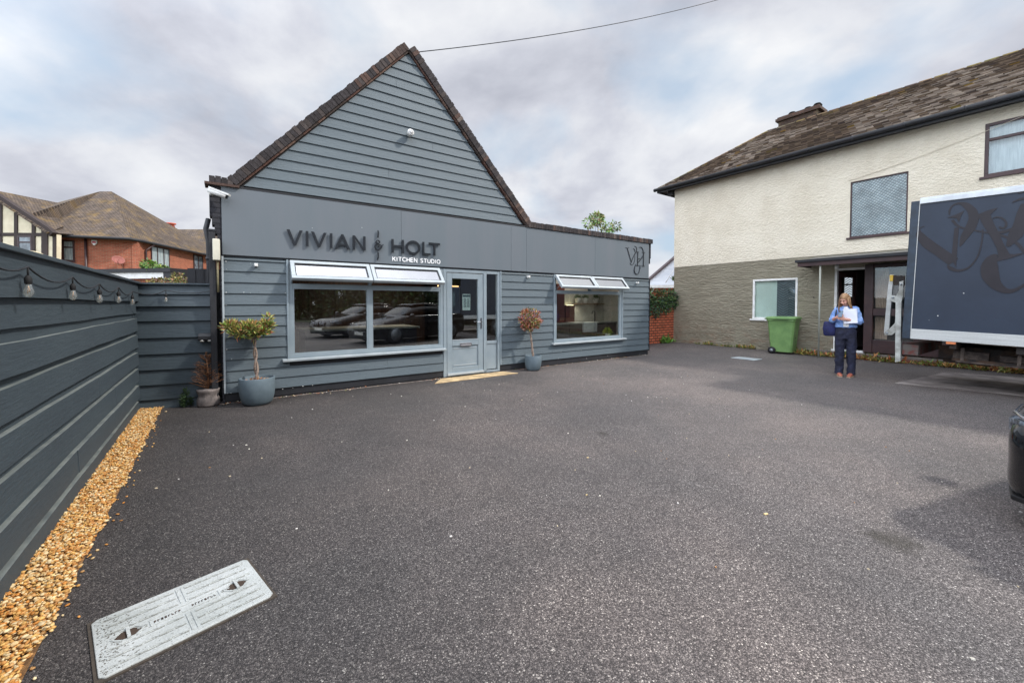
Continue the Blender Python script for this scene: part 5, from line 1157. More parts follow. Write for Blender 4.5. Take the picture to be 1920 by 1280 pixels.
x, z = T(1783, 644); g = MB(); g.box(x-.055, x+.055, -.02, .0, zb0-.042, zb0-.004); g.build('side_marker', pm('orange_lens', S(214,130,84), .3, col2=S(186,104,66), vs=20), lo, bevel=.003)
Zt = lambda x, y: T(1690+x/4.13, 330+y/4.13, -.003)
m_scr = pm('script_black', S(40,36,42), .35, spec=.35)
g = MB(); PX = 1/4.13*.0094
def ts(P, ws, i): p, w__ = smooth_pts([Zt(*q) for q in P], [q*PX for q in ws], 8); ribbon(g, p, w__, -.0050-.0002*i, .001)
ts([(138,415),(150,400),(182,388)], [4,7,4], 0)
ts([(146,418),(140,450),(200,520),(300,590),(405,665)], [4,40,62,60,64], 1)
g.prism_y([Zt(*q) for q in [(412,402),(446,398),(424,705),(388,640)]], -.0062, .001)
ts([(372,300),(376,262),(400,228),(450,212),(505,228),(550,275),(560,330),(535,400),(490,470),(455,545)], [6,10,10,14,34,44,48,52,40,4], 3)
g.prism_y([Zt(*q) for q in [(358,322),(420,300),(488,268),(465,305),(445,358),(430,328)]], -.0064, .001)
ts([(395,340),(430,380),(475,402),(540,415),(640,435),(760,455),(830,482),(900,525),(950,585),(985,640)], [14,14,10,9,9,12,14,16,14,8], 5)
ts([(630,415),(625,500),(600,600),(560,670),(510,715),(440,732),(385,715),(358,690)], [8,7,7,8,12,18,24,6], 6)
g.prism_y([Zt(*q) for q in [(592,312),(600,295),(680,262),(748,246),(730,262),(690,300),(720,375),(755,440),(790,520),(830,590),(850,625),(760,655),(740,560),(700,480),(640,390),(610,335)]], -.0068, .001)
g.prism_y([Zt(*q) for q in [(675,678),(700,660),(790,600),(870,605),(940,596),(935,606),(850,635),(740,662)]], -.0070, .001)
ts([(710,328),(745,318),(785,330),(812,362),(805,395),(780,405),(760,392)], [6,8,9,10,12,12,8], 9)
ts([(745,438),(800,430),(880,400)], [14,22,12], 10)
ts([(975,215),(950,290),(925,380),(880,460),(825,545)], [50,62,66,62,14], 11)
ts([(742,608),(700,640),(682,700),(690,770),(730,840),(800,885),(870,885),(950,842),(1010,780),(1050,690)], [14,50,78,80,56,34,22,14,10,12], 12)
ts([(860,205),(920,180),(1000,168)], [5,14,10], 13); ts([(905,130),(970,110),(1040,140)], [20,30,30], 14)
for P_, W2 in (([(1010,180),(1080,330),(1150,520)], [60,64,60]), ([(1180,560),(1300,300),(1330,180)], [12,20,14])): ts(P_, W2, 15)
g.build('script_lettering', m_scr, lo)
g = MB()
g.box(.3, 7.2, .62, .70, zb0-.34, zb0-.12); g.box(.3, 7.2, 1.5, 1.58, zb0-.34, zb0-.12)
for x in (.5, 1.2, 2.0, 3.2, 4.2): g.box(x, x+.08, .05, 2.15, zb0-.12, zb0-.002)
g.box(.35, .9, .72, 1.48, zb0-.42, zb0-.2); g.box(.5, 1.5, .35, .40, zb0-.34, zb0-.30); g.build('chassis', m_ch, lo)
g = MB(); g.box(1.45, 2.0, .3, .62, zb0-.40, zb0-.14); g.tube([(1.35, .28, zb0-.42), (1.35, .28, zb0-.55)], .05, 10); g.tube([(1.3,.28,zb0-.35),(1.42,.28,zb0-.35)], .09, 12); g.build('battery_box', m_ch, lo, bevel=.01)
g = MB(); g.box(.55, 1.32, .34, .36, zb0-.36, zb0-.335); g.box(.60, .64, .34, .36, zb0-.334, zb0-.12); g.box(1.2, 1.24, .34, .36, zb0-.334, zb0-.12); g.box(.5, .9, .45, .6, zb0-.31, zb0-.18); g.box(1.02, 1.3, .42, .6, zb0-.29, zb0-.2); g.build('side_guard', pm('guard_grey', S(104,92,84), .75, col2=S(58,48,44), vs=8, fine=.2), lo)
# wheels rest on the yard (the lorry noses down a little, so each wheel is set by its own height)
for wx in (2.35, 6.2):
    for wy in (.02, 1.9) if wx > 3 else (.02, .26, 1.66, 1.9):
        zl = wx*math.tan(R(1.8))+.42
        g = MB(); g.tube([(wx, wy, zl), (wx, wy+.22, zl)], [.42, .42], 28); g.tube([(wx, wy+.02, zl), (wx, wy+.2, zl)], .425, 28); wh = g.build('wheel', m_rubber, lo)
        g = MB(); g.tube([(wx, wy-.012, zl), (wx, wy-.002, zl)], .2, 20); g.build('rim', m_steel, wh)
g = MB(); g.prism_y([(5.75, .75), (7.35, .75), (7.4, 1.3), (7.1, 2.35), (6.9, 2.5), (5.75, 2.5)], .02, 2.15); cb_ = g.build('cab', pm('cab_paint', S(58,70,86), .3, coat=.5), lo, bevel=.03)
g = MB(); g.prism_y([(6.25, 1.55), (7.0, 1.5), (6.85, 2.2), (6.25, 2.25)], .008, .019); g.build('side_window', m_obs, cb_)
# tail lift folded up behind the box
tl = thing('tail_lift', 'folded pale steel tail lift on the back of the dark blue lorry', 'tail lift', fr=TR); 
m_lift = pm('lift_paint', S(178,180,176), .55, col2=S(128,128,122), vs=7, vlo=.4, vhi=.65, fine=.1)
TL = lambda px, py, y=.12: TR.at(px, py, y)
def tpoly(pts_, y0, y1, name, mat, par):
    mb = MB(); mb.prism_y([TR.at(px, py, y0) for px, py in pts_], y0, y1); return mb.build(name, mat, par, bevel=.004)
tpoly([(1679,566),(1690,566),(1688,677),(1678,679)], .06, .16, 'column', m_lift, tl)
tpoly([(1668,515),(1675,515),(1667,618),(1657,625),(1661,580),(1664,545)], .5, .56, 'platform_edge', m_rail, tl)
tpoly([(1668,515.5),(1675,515.5),(1674,527),(1668,527)], .48, .499, 'warning_label', pm('yellow_label', S(214,176,60), .5), tl)
tpoly([(1675,516),(1696,517),(1696,535),(1675,534)], .5, .54, 'platform', m_ch, tl)
tpoly([(1686,528),(1694,526),(1693,556),(1690,566),(1678,567),(1661,562),(1668,553),(1680,555),(1685,545)], .10, .15, 'upper_arm', m_lift, tl)
tpoly([(1680,567),(1686,567),(1680,622),(1672,628),(1658,628),(1659,622),(1672,612),(1678,605)], .08, .14, 'lower_arm', m_lift, tl)
g = MB()
for px, py in ((1663, 624), (1674, 558), (1689, 533)): x, z = TR.at(px, py, .07); g.tube([(x, .055, z), (x, .16, z)], .016, 10)
g.build('pivot_pins', m_steel, tl)
g = MB(); x, z = TR.at(1712, 655, .3); g.box(x-.1, x+.1, .1, 2.1, z-.08, z+.1); g.build('bumper_bar', pm('red_grey_bar', S(92,44,38), .7, col2=S(84,78,74), vs=5, vlo=.46, vhi=.54), tl)

# ================================================================== CARS
m_car = pm('black_car_paint', S(12,13,18), .15, spec=.4, coat=.6, col2=S(10,11,15))
m_cglass = pm('car_glass', S(16,20,24), .03, spec=.9)
m_trim = pm('black_trim', S(20,20,22), .45)
m_hl = pm('headlight_glass', S(150,160,172), .08, metal=.5, spec=.9, col2=S(60,66,76), vs=24)
def make_car(name, label, loc, rz):
    """nose toward local -x, x back to 4.6"""
    t = thing(name, label, 'car', loc, rz)
    # stations: x, half width, bottom z, shoulder z, top z (bonnet or roof), roof half width
    st_ = [(0.0, .66, .30, .52, .62, .55), (.03, .76, .22, .58, .68, .62), (.12, .84, .19, .64, .74, .66), (.32, .895, .18, .70, .82, .70), (.7, .91, .18, .76, .90, .72), (1.15, .915, .18, .84, .98, .74), (1.35, .915, .18, .88, 1.03, .76),
          (1.9, .915, .18, .92, 1.05, .8), (2.4, .915, .18, .94, 1.06, .8), (3.4, .915, .18, .95, 1.07, .8), (4.0, .91, .2, .96, 1.08, .8), (4.45, .86, .26, .95, 1.05, .74), (4.62, .74, .34, .80, .90, .62)]
    def cr(p0, p1, p2, p3, t): return [.5*((2*b_)+(c_-a_)*t+(2*a_-5*b_+4*c_-d_)*t*t+(3*b_-a_-3*c_+d_)*t**3) for a_, b_, c_, d_ in zip(p0, p1, p2, p3)]
    def dense(P_, k): return [cr(P_[max(i-1, 0)], P_[i], P_[i+1], P_[min(i+2, len(P_)-1)], j/k) for i in range(len(P_)-1) for j in range(k)]+[list(P_[-1])]
    g = MB(); g.smooth = True; vs = []; st2 = dense(st_, 4)
    for x, hw, zb__, zs_, zt__, rw in st2:
        P_ = [(-hw*.93, zb__), (-hw, zb__+.08), (-hw*1.005, (zb__+zs_)/2), (-hw*.985, zs_), (-rw, zt__-.03), (-rw*.5, zt__), (0, zt__+.012), (rw*.5, zt__), (rw, zt__-.03), (hw*.985, zs_), (hw*1.005, (zb__+zs_)/2), (hw, zb__+.08), (hw*.93, zb__)]
        P2 = dense(P_, 3); prof = len(P2); vs += [(x, y, z) for y, z in P2]
    fs = [(i*prof+k, i*prof+(k+1) % prof, (i+1)*prof+(k+1) % prof, (i+1)*prof+k) for i in range(len(st2)-1) for k in range(prof)]+[tuple(range(prof-1, -1, -1)), tuple((len(st2)-1)*prof+k for k in range(prof))]
    g.add(vs, fs); b = g.build('body', m_car, t)
    g = MB(); g.smooth = True; cs = [(1.25, .70, 1.0, .62), (1.75, .76, 1.30, .60), (2.1, .76, 1.42, .58), (2.7, .76, 1.46, .58), (3.3, .76, 1.43, .57), (3.9, .74, 1.26, .56), (4.3, .7, 1.04, .55)]; vs = []
    for x, hw, zt__, rw in cs: vs += [(x, -hw-.04, .98), (x, -rw-.04, zt__-.05), (x, -rw*.5, zt__), (x, rw*.5, zt__), (x, rw+.04, zt__-.05), (x, hw+.04, .98)]
    g.add(vs, [(i*6+k, i*6+(k+1) % 6, (i+1)*6+(k+1) % 6, (i+1)*6+k) for i in range(len(cs)-1) for k in range(6)]+[(5,4,3,2,1,0), tuple(range(36, 42))]); c_ = g.build('cabin', m_cglass, t); sm = c_.modifiers.new('sub', 'SUBSURF'); sm.levels = sm.render_levels = 2
    g = MB(); g.smooth = True; vs = []
    for x, hw, z in ((1.95, .5, 1.385), (2.1, .54, 1.43), (2.7, .55, 1.465), (3.3, .54, 1.44), (3.6, .52, 1.375)): vs += [(x, -hw, z-.02), (x, -hw*.5, z+.0), (x, hw*.5, z+.0), (x, hw, z-.02)]
    g.add([Vector(v)+Vector((0,0,.008)) for v in vs], [(i*4+k, i*4+k+1, (i+1)*4+k+1, (i+1)*4+k) for i in range(4) for k in range(3)]); rf = g.build('roof', m_car, t); so_ = rf.modifiers.new('s', 'SOLIDIFY'); so_.thickness = .02
    for s_ in (-1, 1):
        for wx in (.88, 3.7):
            g = MB(); g.tube([(wx, s_*.70, .33), (wx, s_*.925, .33)], .33, 28); wh = g.build('wheel', m_rubber, t)
            g = MB(); g.tube([(wx, s_*.926, .33), (wx, s_*.932, .33)], .23, 22); g.build('rim', m_steel, wh)
        g = MB(); g.prism_z([(.13, s_*.62), (.06, s_*.64), (.12, s_*.80), (.24, s_*.895), (.42, s_*.918), (.40, s_*.88), (.22, s_*.70)], .60, .70); h_ = g.build('headlight', m_hl, t, bevel=.012)
        g = MB(); g.tube([(.035, s_*.60, .70), (.10, s_*.76, .715), (.25, s_*.87, .73), (.42, s_*.90, .76)], .012, 8); g.build('chrome_strip', m_chrome, h_)
        g = MB(); g.prism_y([(-.035, .46), (.005, .46), (.005, .70), (-.025, .70)], s_*.06 if s_ > 0 else s_*.38, s_*.38 if s_ > 0 else s_*.06); kg = g.build('grille', m_trim, t, bevel=.03)
        g = MB(); 
        for k in range(9): yy = s_*(.085+k*.034); g.tube([(-.042, yy, .47), (-.04, yy, .69)], .005, 6)
        yy0, yy1 = s_*.055, s_*.385; g.tube([(-.036, yy0, .46), (-.03, yy0, .71), (-.03, yy1, .71), (-.036, yy1, .46), (-.036, yy0, .46)], .010, 8); g.build('grille_bars', m_chrome, kg)
        g = MB(); g.prism_z([(-.01, s_*.53), (.04, s_*.745), (.115, s_*.825), (.22, s_*.872), (.2, s_*.8), (.06, s_*.5)], .27, .42); g.build('air_intake', m_trim, t, bevel=.015)
        g = MB(); g.tube([(.03, s_*.58, .43), (.085, s_*.755, .44), (.19, s_*.850, .45)], .012, 8); g.tube([(.025, s_*.58, .345), (.085, s_*.75, .35), (.18, s_*.842, .36)], .010, 8); g.build('intake_blade', pm('navy_blade', S(42,46,86), .25, spec=.7) if s_ < 0 else MATS['navy_blade'], t)
        g = MB(); g.ball((1.55, s_*1.02, 1.02), .08, .11, .07, 12, 8); g.tube([(1.5, s_*.9, .98), (1.54, s_*1.0, 1.0)], .02, 8); g.build('mirror', m_car, t)
    g = MB(); g.prism_z([(-.03, -.57), (.05, -.80), (.3, -.91), (.3, .91), (.05, .80), (-.03, .57)], .19, .225); g.build('splitter', m_trim, t, bevel=.008)
    g = MB(); g.box(-.035, -.015, -.42, .42, .25, .39); g.build('lower_grille', m_trim, t, bevel=.01)
    g = MB(); g.box(-.052, -.0445, -.26, .26, .335, .445); g.build('number_plate', pm('plate', S(222,222,216), .4), t, bevel=.004) 
    return t
c1 = make_car('parked_car', 'black car whose front corner shows at the right edge of the yard', (3.45, 1.84, 0), R(17))
c2 = dup(c1, (4.9, -1.5, 0), R(12), 'second black car standing behind the camera and mirrored in the wide shop window')

# ================================================================== PERSON
pe = thing('person', 'fair haired person in a pale blue cardigan reading a phone with papers in hand', 'person', tuple(G(1584, 705)), R(-43))
m_skin = pm('skin', S(214,164,144), .55, col2=S(204,148,130), vs=8); m_skin.node_tree.nodes['Principled BSDF'].inputs['Subsurface Weight'].default_value = 0
m_hair = pm('fair_hair', S(168,130,94), .55, col2=S(112,82,56), vs=14, st=(1,1,.12), vlo=.35, vhi=.65, bump=.6, bs=60, bst=(1,1,.1))
m_card = pm('blue_cardigan', S(140,168,214), .85, col2=S(112,144,200), vs=6, bump=.5, bs=70); m_jean = pm('dark_jeans', S(34,38,62), .85, col2=S(26,28,46), vs=7, bump=.6, bs=14, bst=(1,1,.6))
m_shoe = pm('tan_shoe', S(168,100,78), .5, col2=S(146,82,64), vs=10)
EX, EY = (1, 0, 0), (0, 1, 0)
def V(*a): return Vector(a)
def limb(mb, pts, rs, n=14):
    """tapered limb with smoothed joints"""
    P_ = []; W2 = []
    pp, ww = [], []
    Pn = [Vector(p) for p in pts]
    for i in range(len(Pn)-1):
        p0, p1, p2, p3 = Pn[max(i-1, 0)], Pn[i], Pn[i+1], Pn[min(i+2, len(Pn)-1)]
        for j in range(6):
            t = j/6; c = .5*((2*p1)+(p2-p0)*t+(2*p0-5*p1+4*p2-p3)*t*t+(3*p1-p0-3*p2+p3)*t**3); pp.append(c.lerp(p1.lerp(p2, t), .5)); ww.append(rs[i]*(1-t)+rs[i+1]*t)
    pp.append(Pn[-1]); ww.append(rs[-1]); mb.tube(pp, ww, n)
# joints: local -y is the way the person faces, +x is the left hand
SHR, SHL = V(-.150, .0, 1.36), V(.150, .0, 1.36); ELR, ELL = V(-.235, -.02, 1.13), V(.225, -.04, 1.11); WRR, WRL = V(-.15, -.20, 1.19), V(-.0, -.23, 1.16)
hd = V(-.025, -.065, 1.545)
HR = Matrix.Rotation(R(-30), 3, 'Z') @ Matrix.Rotation(R(30), 3, 'X')
mb = MB()
def hp(x, y, z): return hd + HR @ V(x, y, z)
mb.ball(hp(0, .012, .02), .073, .09, .098, 20, 14, HR); mb.ball(hp(0, -.022, -.045), .054, .062, .062, 16, 10, HR); mb.ball(hp(0, -.055, -.088), .026, .022, .02, 12, 8, HR)
mb.tube([hp(0, -.078, .018), hp(0, -.095, -.012), hp(0, -.106, -.028)], [.009, .012, .014], 8); mb.ball(hp(0, -.096, -.034), .017, .012, .010, 10, 6, HR)
for s_ in (-1, 1): mb.ball(hp(s_*.073, .01, -.01), .012, .018, .028, 10, 8, HR); mb.ball(hp(s_*.035, -.066, -.03), .026, .02, .022, 10, 8, HR); mb.ball(hp(s_*.03, -.072, .028), .024, .012, .010, 10, 6, HR)
mb.ball(hp(0, -.082, -.060), .024, .012, .010, 10, 6, HR)
limb(mb, [V(0, .02, 1.34), V(-.005, .0, 1.42), hd+V(.0, .02, -.04)], [.062, .054, .052])
mb.loft([((0, .01, z), a, b_, EX, EY) for z, a, b_ in ((.82, .15, .10), (.95, .155, .11), (1.08, .125, .095), (1.2, .14, .10), (1.32, .155, .095), (1.38, .11, .07))], 18)
limb(mb, [V(-.10, 0, 1.33), SHR, ELR, WRR], [.05, .052, .043, .027]); limb(mb, [V(.10, 0, 1.33), SHL, ELL, WRL], [.05, .052, .043, .027])
for s_, kx in ((-1, -.01), (1, .02)):
    limb(mb, [V(s_*.085, .01, .88), V(s_*.10, -.01, .48), V(s_*.10, .03, .07)], [.085, .058, .038])
def hand(w_, f, up_, side, curl, sp=1.0):
    f = f.normalized(); side = side.normalized(); up_ = f.cross(side).normalized(); c = w_+f*.045
    mb.loft([(w_-f*.005, .024, .017, side, up_), (w_+f*.02, .034, .016, side, up_), (w_+f*.05, .040, .015, side, up_), (w_+f*.082, .036, .013, side, up_)], 14)
    for i, (o_, ln) in enumerate(((-.029, .066), (-.010, .076), (.010, .072), (.028, .056))):
        a = w_+f*.078+side*o_; d1 = (f+side*o_*4*sp+up_*curl[0]).normalized(); b_ = a+d1*ln*.45; d2 = (f*.5+up_*curl[1]).normalized(); c2 = b_+d2*ln*.32; d3 = (f*.05+up_*curl[2]).normalized(); e = c2+d3*ln*.26
        limb(mb, [a-d1*.012, a, b_, c2, e], [.0095, .0095, .0085, .008, .0065], 8)
    return w_
# right hand: cradles the phone; left hand: fingers over the papers' edge and thumb to the phone
hand(WRR, V(.75, -.45, .30), V(0, 0, 1), V(-.2, -.2, 1), (-.5, -1.1, -1.6))
limb(mb, [WRR+V(.02, -.01, .015), WRR+V(.035, -.04, .05), WRR+V(.06, -.055, .07), WRR+V(.085, -.06, .068)], [.014, .012, .010, .007], 8)
hand(WRL, V(-.8, -.30, .22), V(0, 0, 1), V(.1, -.1, 1), (.35, .9, 1.3))
limb(mb, [WRL+V(-.02, -.01, .018), WRL+V(-.04, -.03, .05), WRL+V(-.06, -.04, .07), WRL+V(-.075, -.045, .088)], [.014, .012, .010, .007], 8)
bo = mb.build('body', m_skin, pe, uv=False); rm = bo.modifiers.new('one_skin', 'REMESH'); rm.mode = 'VOXEL'; rm.voxel_size = .0055; rm.use_smooth_shade = True
sm_ = bo.modifiers.new('soften', 'SMOOTH'); sm_.factor = .4; sm_.iterations = 2
# face details
g = MB()
for s_ in (-1, 1): g.ball(hp(s_*.030, -.079, .008), .013, .005, .0045, 8, 6, HR)
g.build('eyes', pm('eye_dark', S(70,50,44), .3), pe)
g = MB(); g.ball(hp(0, -.092, -.060), .021, .005, .006, 10, 6, HR); g.build('mouth', pm('lips', S(178,96,90), .5), pe)
g = MB()
for s_ in (-1, 1): g.tube([hp(s_*.014, -.086, .030), hp(s_*.032, -.087, .036), hp(s_*.050, -.076, .030)], [.0025, .0035, .002], 6)
g.build('eyebrows', pm('brow', S(116,84,60), .8), pe)
g = MB(); g.smooth = True
# hair cap and falling lengths
n_, m_ = 22, 10; vs = []; 
for i in range(m_+1):
    th = R(4)+R(104)*i/m_
    for k in range(n_):
        a = 2*math.pi*k/n_; x, y, z = math.sin(th)*math.cos(a), math.sin(th)*math.sin(a), math.cos(th)
        front = max(0, -y); th2 = th*(1-.46*front**2); rr = 1.0
        x, y, z = math.sin(th2)*math.cos(a), math.sin(th2)*math.sin(a), math.cos(th2)
        vs.append(hp(x*.083*rr, .016+y*.101*rr, .026+z*.104))
g.add(vs, [(i*n_+k, i*n_+(k+1) % n_, (i+1)*n_+(k+1) % n_, (i+1)*n_+k) for i in range(m_) for k in range(n_)]+[tuple(range(n_-1, -1, -1))])
for k in range(46):
    a = R(-18)+R(216)*k/45; r0 = .078; st0 = hp(math.cos(a)*.080, .016+math.sin(a)*.092, .03+.02*math.sin(k)); 
    sx = math.cos(a); endx = hd.x+sx*.115+.02; endy = hd.y+.03+math.sin(a)*.085+(.02 if sx > 0 else 0)
    ln = .25 if abs(sx) > .25 or math.sin(a) > 0 else .12
    e = V(endx, endy-.03*(abs(sx) > .8), hd.z-ln+.02*math.sin(k*1.7)); md = V(st0.x*1.0+sx*.012, st0.y, hd.z-.07); q = md.lerp(e, .55)+V(sx*.008, 0, 0)
    g.tube([st0, md, q, e], [.014, .015, .013, .004], 6)
g.build('hair', m_hair, pe, uv=False)
# cardigan
mb = MB()
mb.loft([((0, .01, z), a, b_, EX, EY) for z, a, b_ in ((.985, .185, .135), (1.0, .19, .14), (1.06, .175, .13), (1.15, .17, .125), (1.27, .178, .125), (1.345, .175, .115), (1.385, .125, .085), (1.415, .075, .062))], 24)
def sleeve(P_, rs): limb(mb, P_, rs, 16)
sleeve([V(-.10, 0, 1.335), SHR+V(0,0,-.01), ELR, ELR.lerp(WRR, .45)], [.066, .066, .060, .050]); sleeve([V(.10, 0, 1.335), SHL+V(0,0,-.01), ELL+V(.005,0,0), ELL.lerp(WRL, .42)], [.066, .066, .062, .052])
cg = mb.build('cardigan', m_card, pe, uv=False); rm = cg.modifiers.new('knit', 'REMESH'); rm.mode = 'VOXEL'; rm.voxel_size = .009; rm.use_smooth_shade = True
tx = bpy.data.textures.new('folds', 'CLOUDS'); tx.noise_scale = .07; dm = cg.modifiers.new('folds', 'DISPLACE'); dm.texture = tx; dm.strength = .034; dm.mid_level = .5
g = MB(); g.prism_y([(-.035, 1.0), (.055, 1.0), (.06, 1.3), (.035, 1.40), (-.03, 1.40), (-.05, 1.3)], -.135, -.10); g.build('white_top', pm('white_cotton', S(232,230,228), .8), pe, bevel=.01)
# trousers, belt, shoes
mb = MB()
mb.loft([((0, .01, z), a, b_, EX, EY) for z, a, b_ in ((.76, .17, .12), (.84, .185, .14), (.92, .18, .138), (1.0, .158, .12), (1.02, .156, .118))], 22)
for s_ in (-1, 1):
    mb.loft([((s_*x, y, z), a, b_, EX, EY) for z, x, y, a, b_ in ((.045, .103, .015, .073, .10), (.06, .103, .02, .075, .095), (.2, .102, .03, .072, .085), (.45, .099, .0, .084, .088), (.65, .094, .0, .093, .105), (.80, .088, .01, .098, .125), (.88, .082, .01, .098, .125))], 18)
tg = mb.build('trousers', m_jean, pe, uv=False); rm = tg.modifiers.new('cloth', 'REMESH'); rm.mode = 'VOXEL'; rm.voxel_size = .01; rm.use_smooth_shade = True
dm = tg.modifiers.new('folds', 'DISPLACE'); dm.texture = tx; dm.strength = .030
g = MB(); g.loft([((0, .01, z), .164, .127, EX, EY) for z in (.985, 1.03)], 24); g.build('belt', pm('brown_belt', S(92,50,44), .5), pe)
for s_, a in ((-1, -14), (1, 10)):
    g = MB(); M = Matrix.Translation((s_*.105, 0, 0)) @ Matrix.Rotation(R(-a), 4, 'Z'); g.X = M
    g.loft([(V(0, y, z), a_, b_, EX, (0, 0, 1)) for y, z, a_, b_ in ((.075, .045, .02, .03), (.06, .048, .036, .042), (.0, .05, .038, .046), (-.07, .04, .042, .036), (-.13, .032, .043, .028), (-.175, .026, .034, .021), (-.195, .022, .014, .012))], 16)
    sh = g.build('shoe', m_shoe, pe)
    g = MB(); g.X = M; g.prism_z([(-.03, .08), (.03, .08), (.042, .0), (.046, -.12), (.032, -.185), (0, -.2), (-.032, -.185), (-.046, -.12), (-.042, .0)], .001, .012); g.build('sole', pm('pale_sole', S(196,176,150), .7), sh)
# bag on the right side, strap over the shoulder
bg_ = thing('shoulder_bag', 'navy blue bag hanging at the hip of the standing person', 'bag', pe.location, R(-43))
g = MB(); g.loft([(V(-.27, .03, z), a, b_, EX, EY) for z, a, b_ in ((.80, .09, .05), (.83, .12, .07), (.95, .135, .075), (1.07, .12, .06), (1.10, .10, .035))], 18)
g.build('bag_body', pm('navy_cloth', S(32,38,92), .8, col2=S(24,28,66), vs=8, bump=.4, bs=20), bg_)
g = MB(); g.tube([V(-.20, -.03, 1.08), V(-.17, -.09, 1.25), V(-.15, -.03, 1.445), V(-.155, .06, 1.40), V(-.2, .10, 1.08)], .012, 8); g.build('strap', m_letter, bg_)
ph = thing('phone', 'pale mobile phone held up in the right hand of the standing person', 'phone', pe.location, R(-43))
g = MB(); M = Matrix.Translation(WRR+V(.075, -.085, .075)) @ Matrix.Rotation(R(-20), 4, 'Z') @ Matrix.Rotation(R(-28), 4, 'X'); g.X = M; g.box(-.037, .037, -.004, .004, -.07, .07); g.build('case', pm('phone_case', S(92,112,132), .3), ph, bevel=.003)
g = MB(); g.X = M; g.box(-.033, -.008, -.0075, -.0042, .035, .062); g.build('camera_bump', m_trim, ph)
pp_ = thing('papers', 'stack of white papers held against the chest of the standing person', 'papers', pe.location, R(-43))
g = MB(); g.X = Matrix.Translation((.075, -.175, 1.215)) @ Matrix.Rotation(R(-6), 4, 'Y') @ Matrix.Rotation(R(-8), 4, 'X'); g.box(-.11, .115, -.006, .006, -.14, .14); g.build('sheets', pm('white_paper', S(226,228,240), .6), pp_, bevel=.002)
g = MB(); g.X = Matrix.Translation((.08, -.163, 1.22)) @ Matrix.Rotation(R(-3), 4, 'Y') @ Matrix.Rotation(R(-8), 4, 'X'); g.box(-.105, .115, -.004, .004, -.135, .145); g.build('folder', pm('pale_folder', S(205,208,222), .6), pp_, bevel=.002)

for o in (pe, bg_, ph, pp_): o.scale = (.93, .96, 1.0)
# ================================================================== BETWEEN THE BUILDINGS
GW = Fr(HS.W(0, .35, 0)-ST.M @ V(3.2, 0, 0), su)
bw = thing('brick_wall', 'old orange brick wall closing the gap between shop and house', 'wall', fr=GW)
m_ob = brickmat('orange_brick', S(206,112,78), S(182,94,66), S(92,62,50), bw=.25, bh=.095, ms=.020, bump=1, noise_amt=.3, extra=(S(160,100,74), 1.6, .5, .7))
g = MB(); g.box(0, 3.19, 0, .22, 0, 1.86); g.build('wall', m_ob, bw)
iv = None
def leafmass(name, label, cat, boxes, n, ln, pal, seed=1, kind=None):
    r_ = random.Random(seed); mb = MB()
    for k in range(n):
        c, s_ = r_.choice(boxes); v = rv(); v = v*(.55+.45*r_.random()); p = Vector(c)+Vector((v.x*s_[0], v.y*s_[1], v.z*s_[2])); leaf_at(mb, p, v+Vector((0, 0, -.3)), ln*r_.uniform(.6, 1.2), ln*.6, tuple(x*r_.uniform(.6, 1.25) for x in r_.choice(pal)))
    return tag(mb.build(name, m_leaf, attr=True, uv=False), label, cat, kind=kind)
ipal = [S(58,82,48), S(72,98,54), S(46,66,42), S(92,116,64), S(60,80,58)]
bx = []
for i in range(26): x = 3.2*i/25; t_ = i/25; lowz = 1.02+.35*max(0, t_-.55)/.45; bx.append((GW.W(x, -.02, (lowz+1.95)/2+.06*math.sin(i*1.3)), (.22, .26, (1.98-lowz)/2+.08)))
iv = leafmass('ivy_hedge', 'dark green ivy spilling over the top of the orange brick wall', 'ivy', bx, 6500, .085, ipal, 9)
weeds('corner_weed', 'bright green weed at the foot of the orange brick wall', GW.W(2.1, -.08, 0), GW.W(2.6, -.08, 0), 240, .3, [S(104,140,56), S(84,120,50)], .2, 8)
weeds('corner_creeper', 'green creeper climbing the left corner of the house', HS.W(-.03, .02, 2.3), HS.W(-.03, .02, 2.45), 60, .22, [S(84,108,52)], .05, 12)
# white bungalow beyond
bgp = HS.W(0, 6, 0)
q = ray(1240, 530); 
def at_depth(px, py, d): r = ray(px, py); return O + r*(d/r.y)
bu = thing('white_gabled_bungalow', 'distant white gabled bungalow with brick base glimpsed past the corner of the house', 'house')
D0 = 24.0
a0 = at_depth(1150, 600, D0); a1 = at_depth(1330, 600, D0); zz1 = at_depth(1240, 538, D0).z; pk = at_depth(1330, 430, D0)
g = MB(); g.box(a0.x, a1.x, D0, D0+.3, 0, zz1-.02); g.build('wall', m_ob, bu)
g = MB(); aL = at_depth(1203, 533, D0); g.prism_y([(aL.x, zz1), (a1.x+2.0, zz1), (a1.x+2.0, pk.z-.2), (pk.x, pk.z)], D0+.05, D0+.35); g.build('gable', pm('white_weatherboard', S(214,218,226), .7, col2=S(200,206,216), vs=3, st=(.3,1,6)), bu)
g = MB(); dv = (V(pk.x, 0, pk.z)-V(aL.x, 0, zz1)); g.prism_y([(aL.x-.12, zz1-.02), (aL.x+.05, zz1+.0), (pk.x, pk.z+.02), (pk.x, pk.z+.12)], D0-.03, D0+.5); g.build('roof', pm('dark_slate', S(84,72,74), .8), bu)
g = MB(); g.box(a0.x, a1.x, D0-.3, D0-.02, zz1-.06, zz1+.10); g.build('gutter', m_white, bu)
xg = at_depth(1222, 560, D0-.1).x; g = MB(); g.tube([(xg+.1, D0-.15, zz1-.06), (xg, D0-.1, zz1-.3), (xg, D0-.1, 0)], .05, 8); g.build('downpipe', m_white, bu)
g = MB(); g.tube([tuple(at_depth(1248, 530, D0-.4)), tuple(at_depth(1262, 508, D0-.4)), tuple(at_depth(1285, 480, D0-.4))], .02, 6); g.build('stay_rod', m_white, bu)

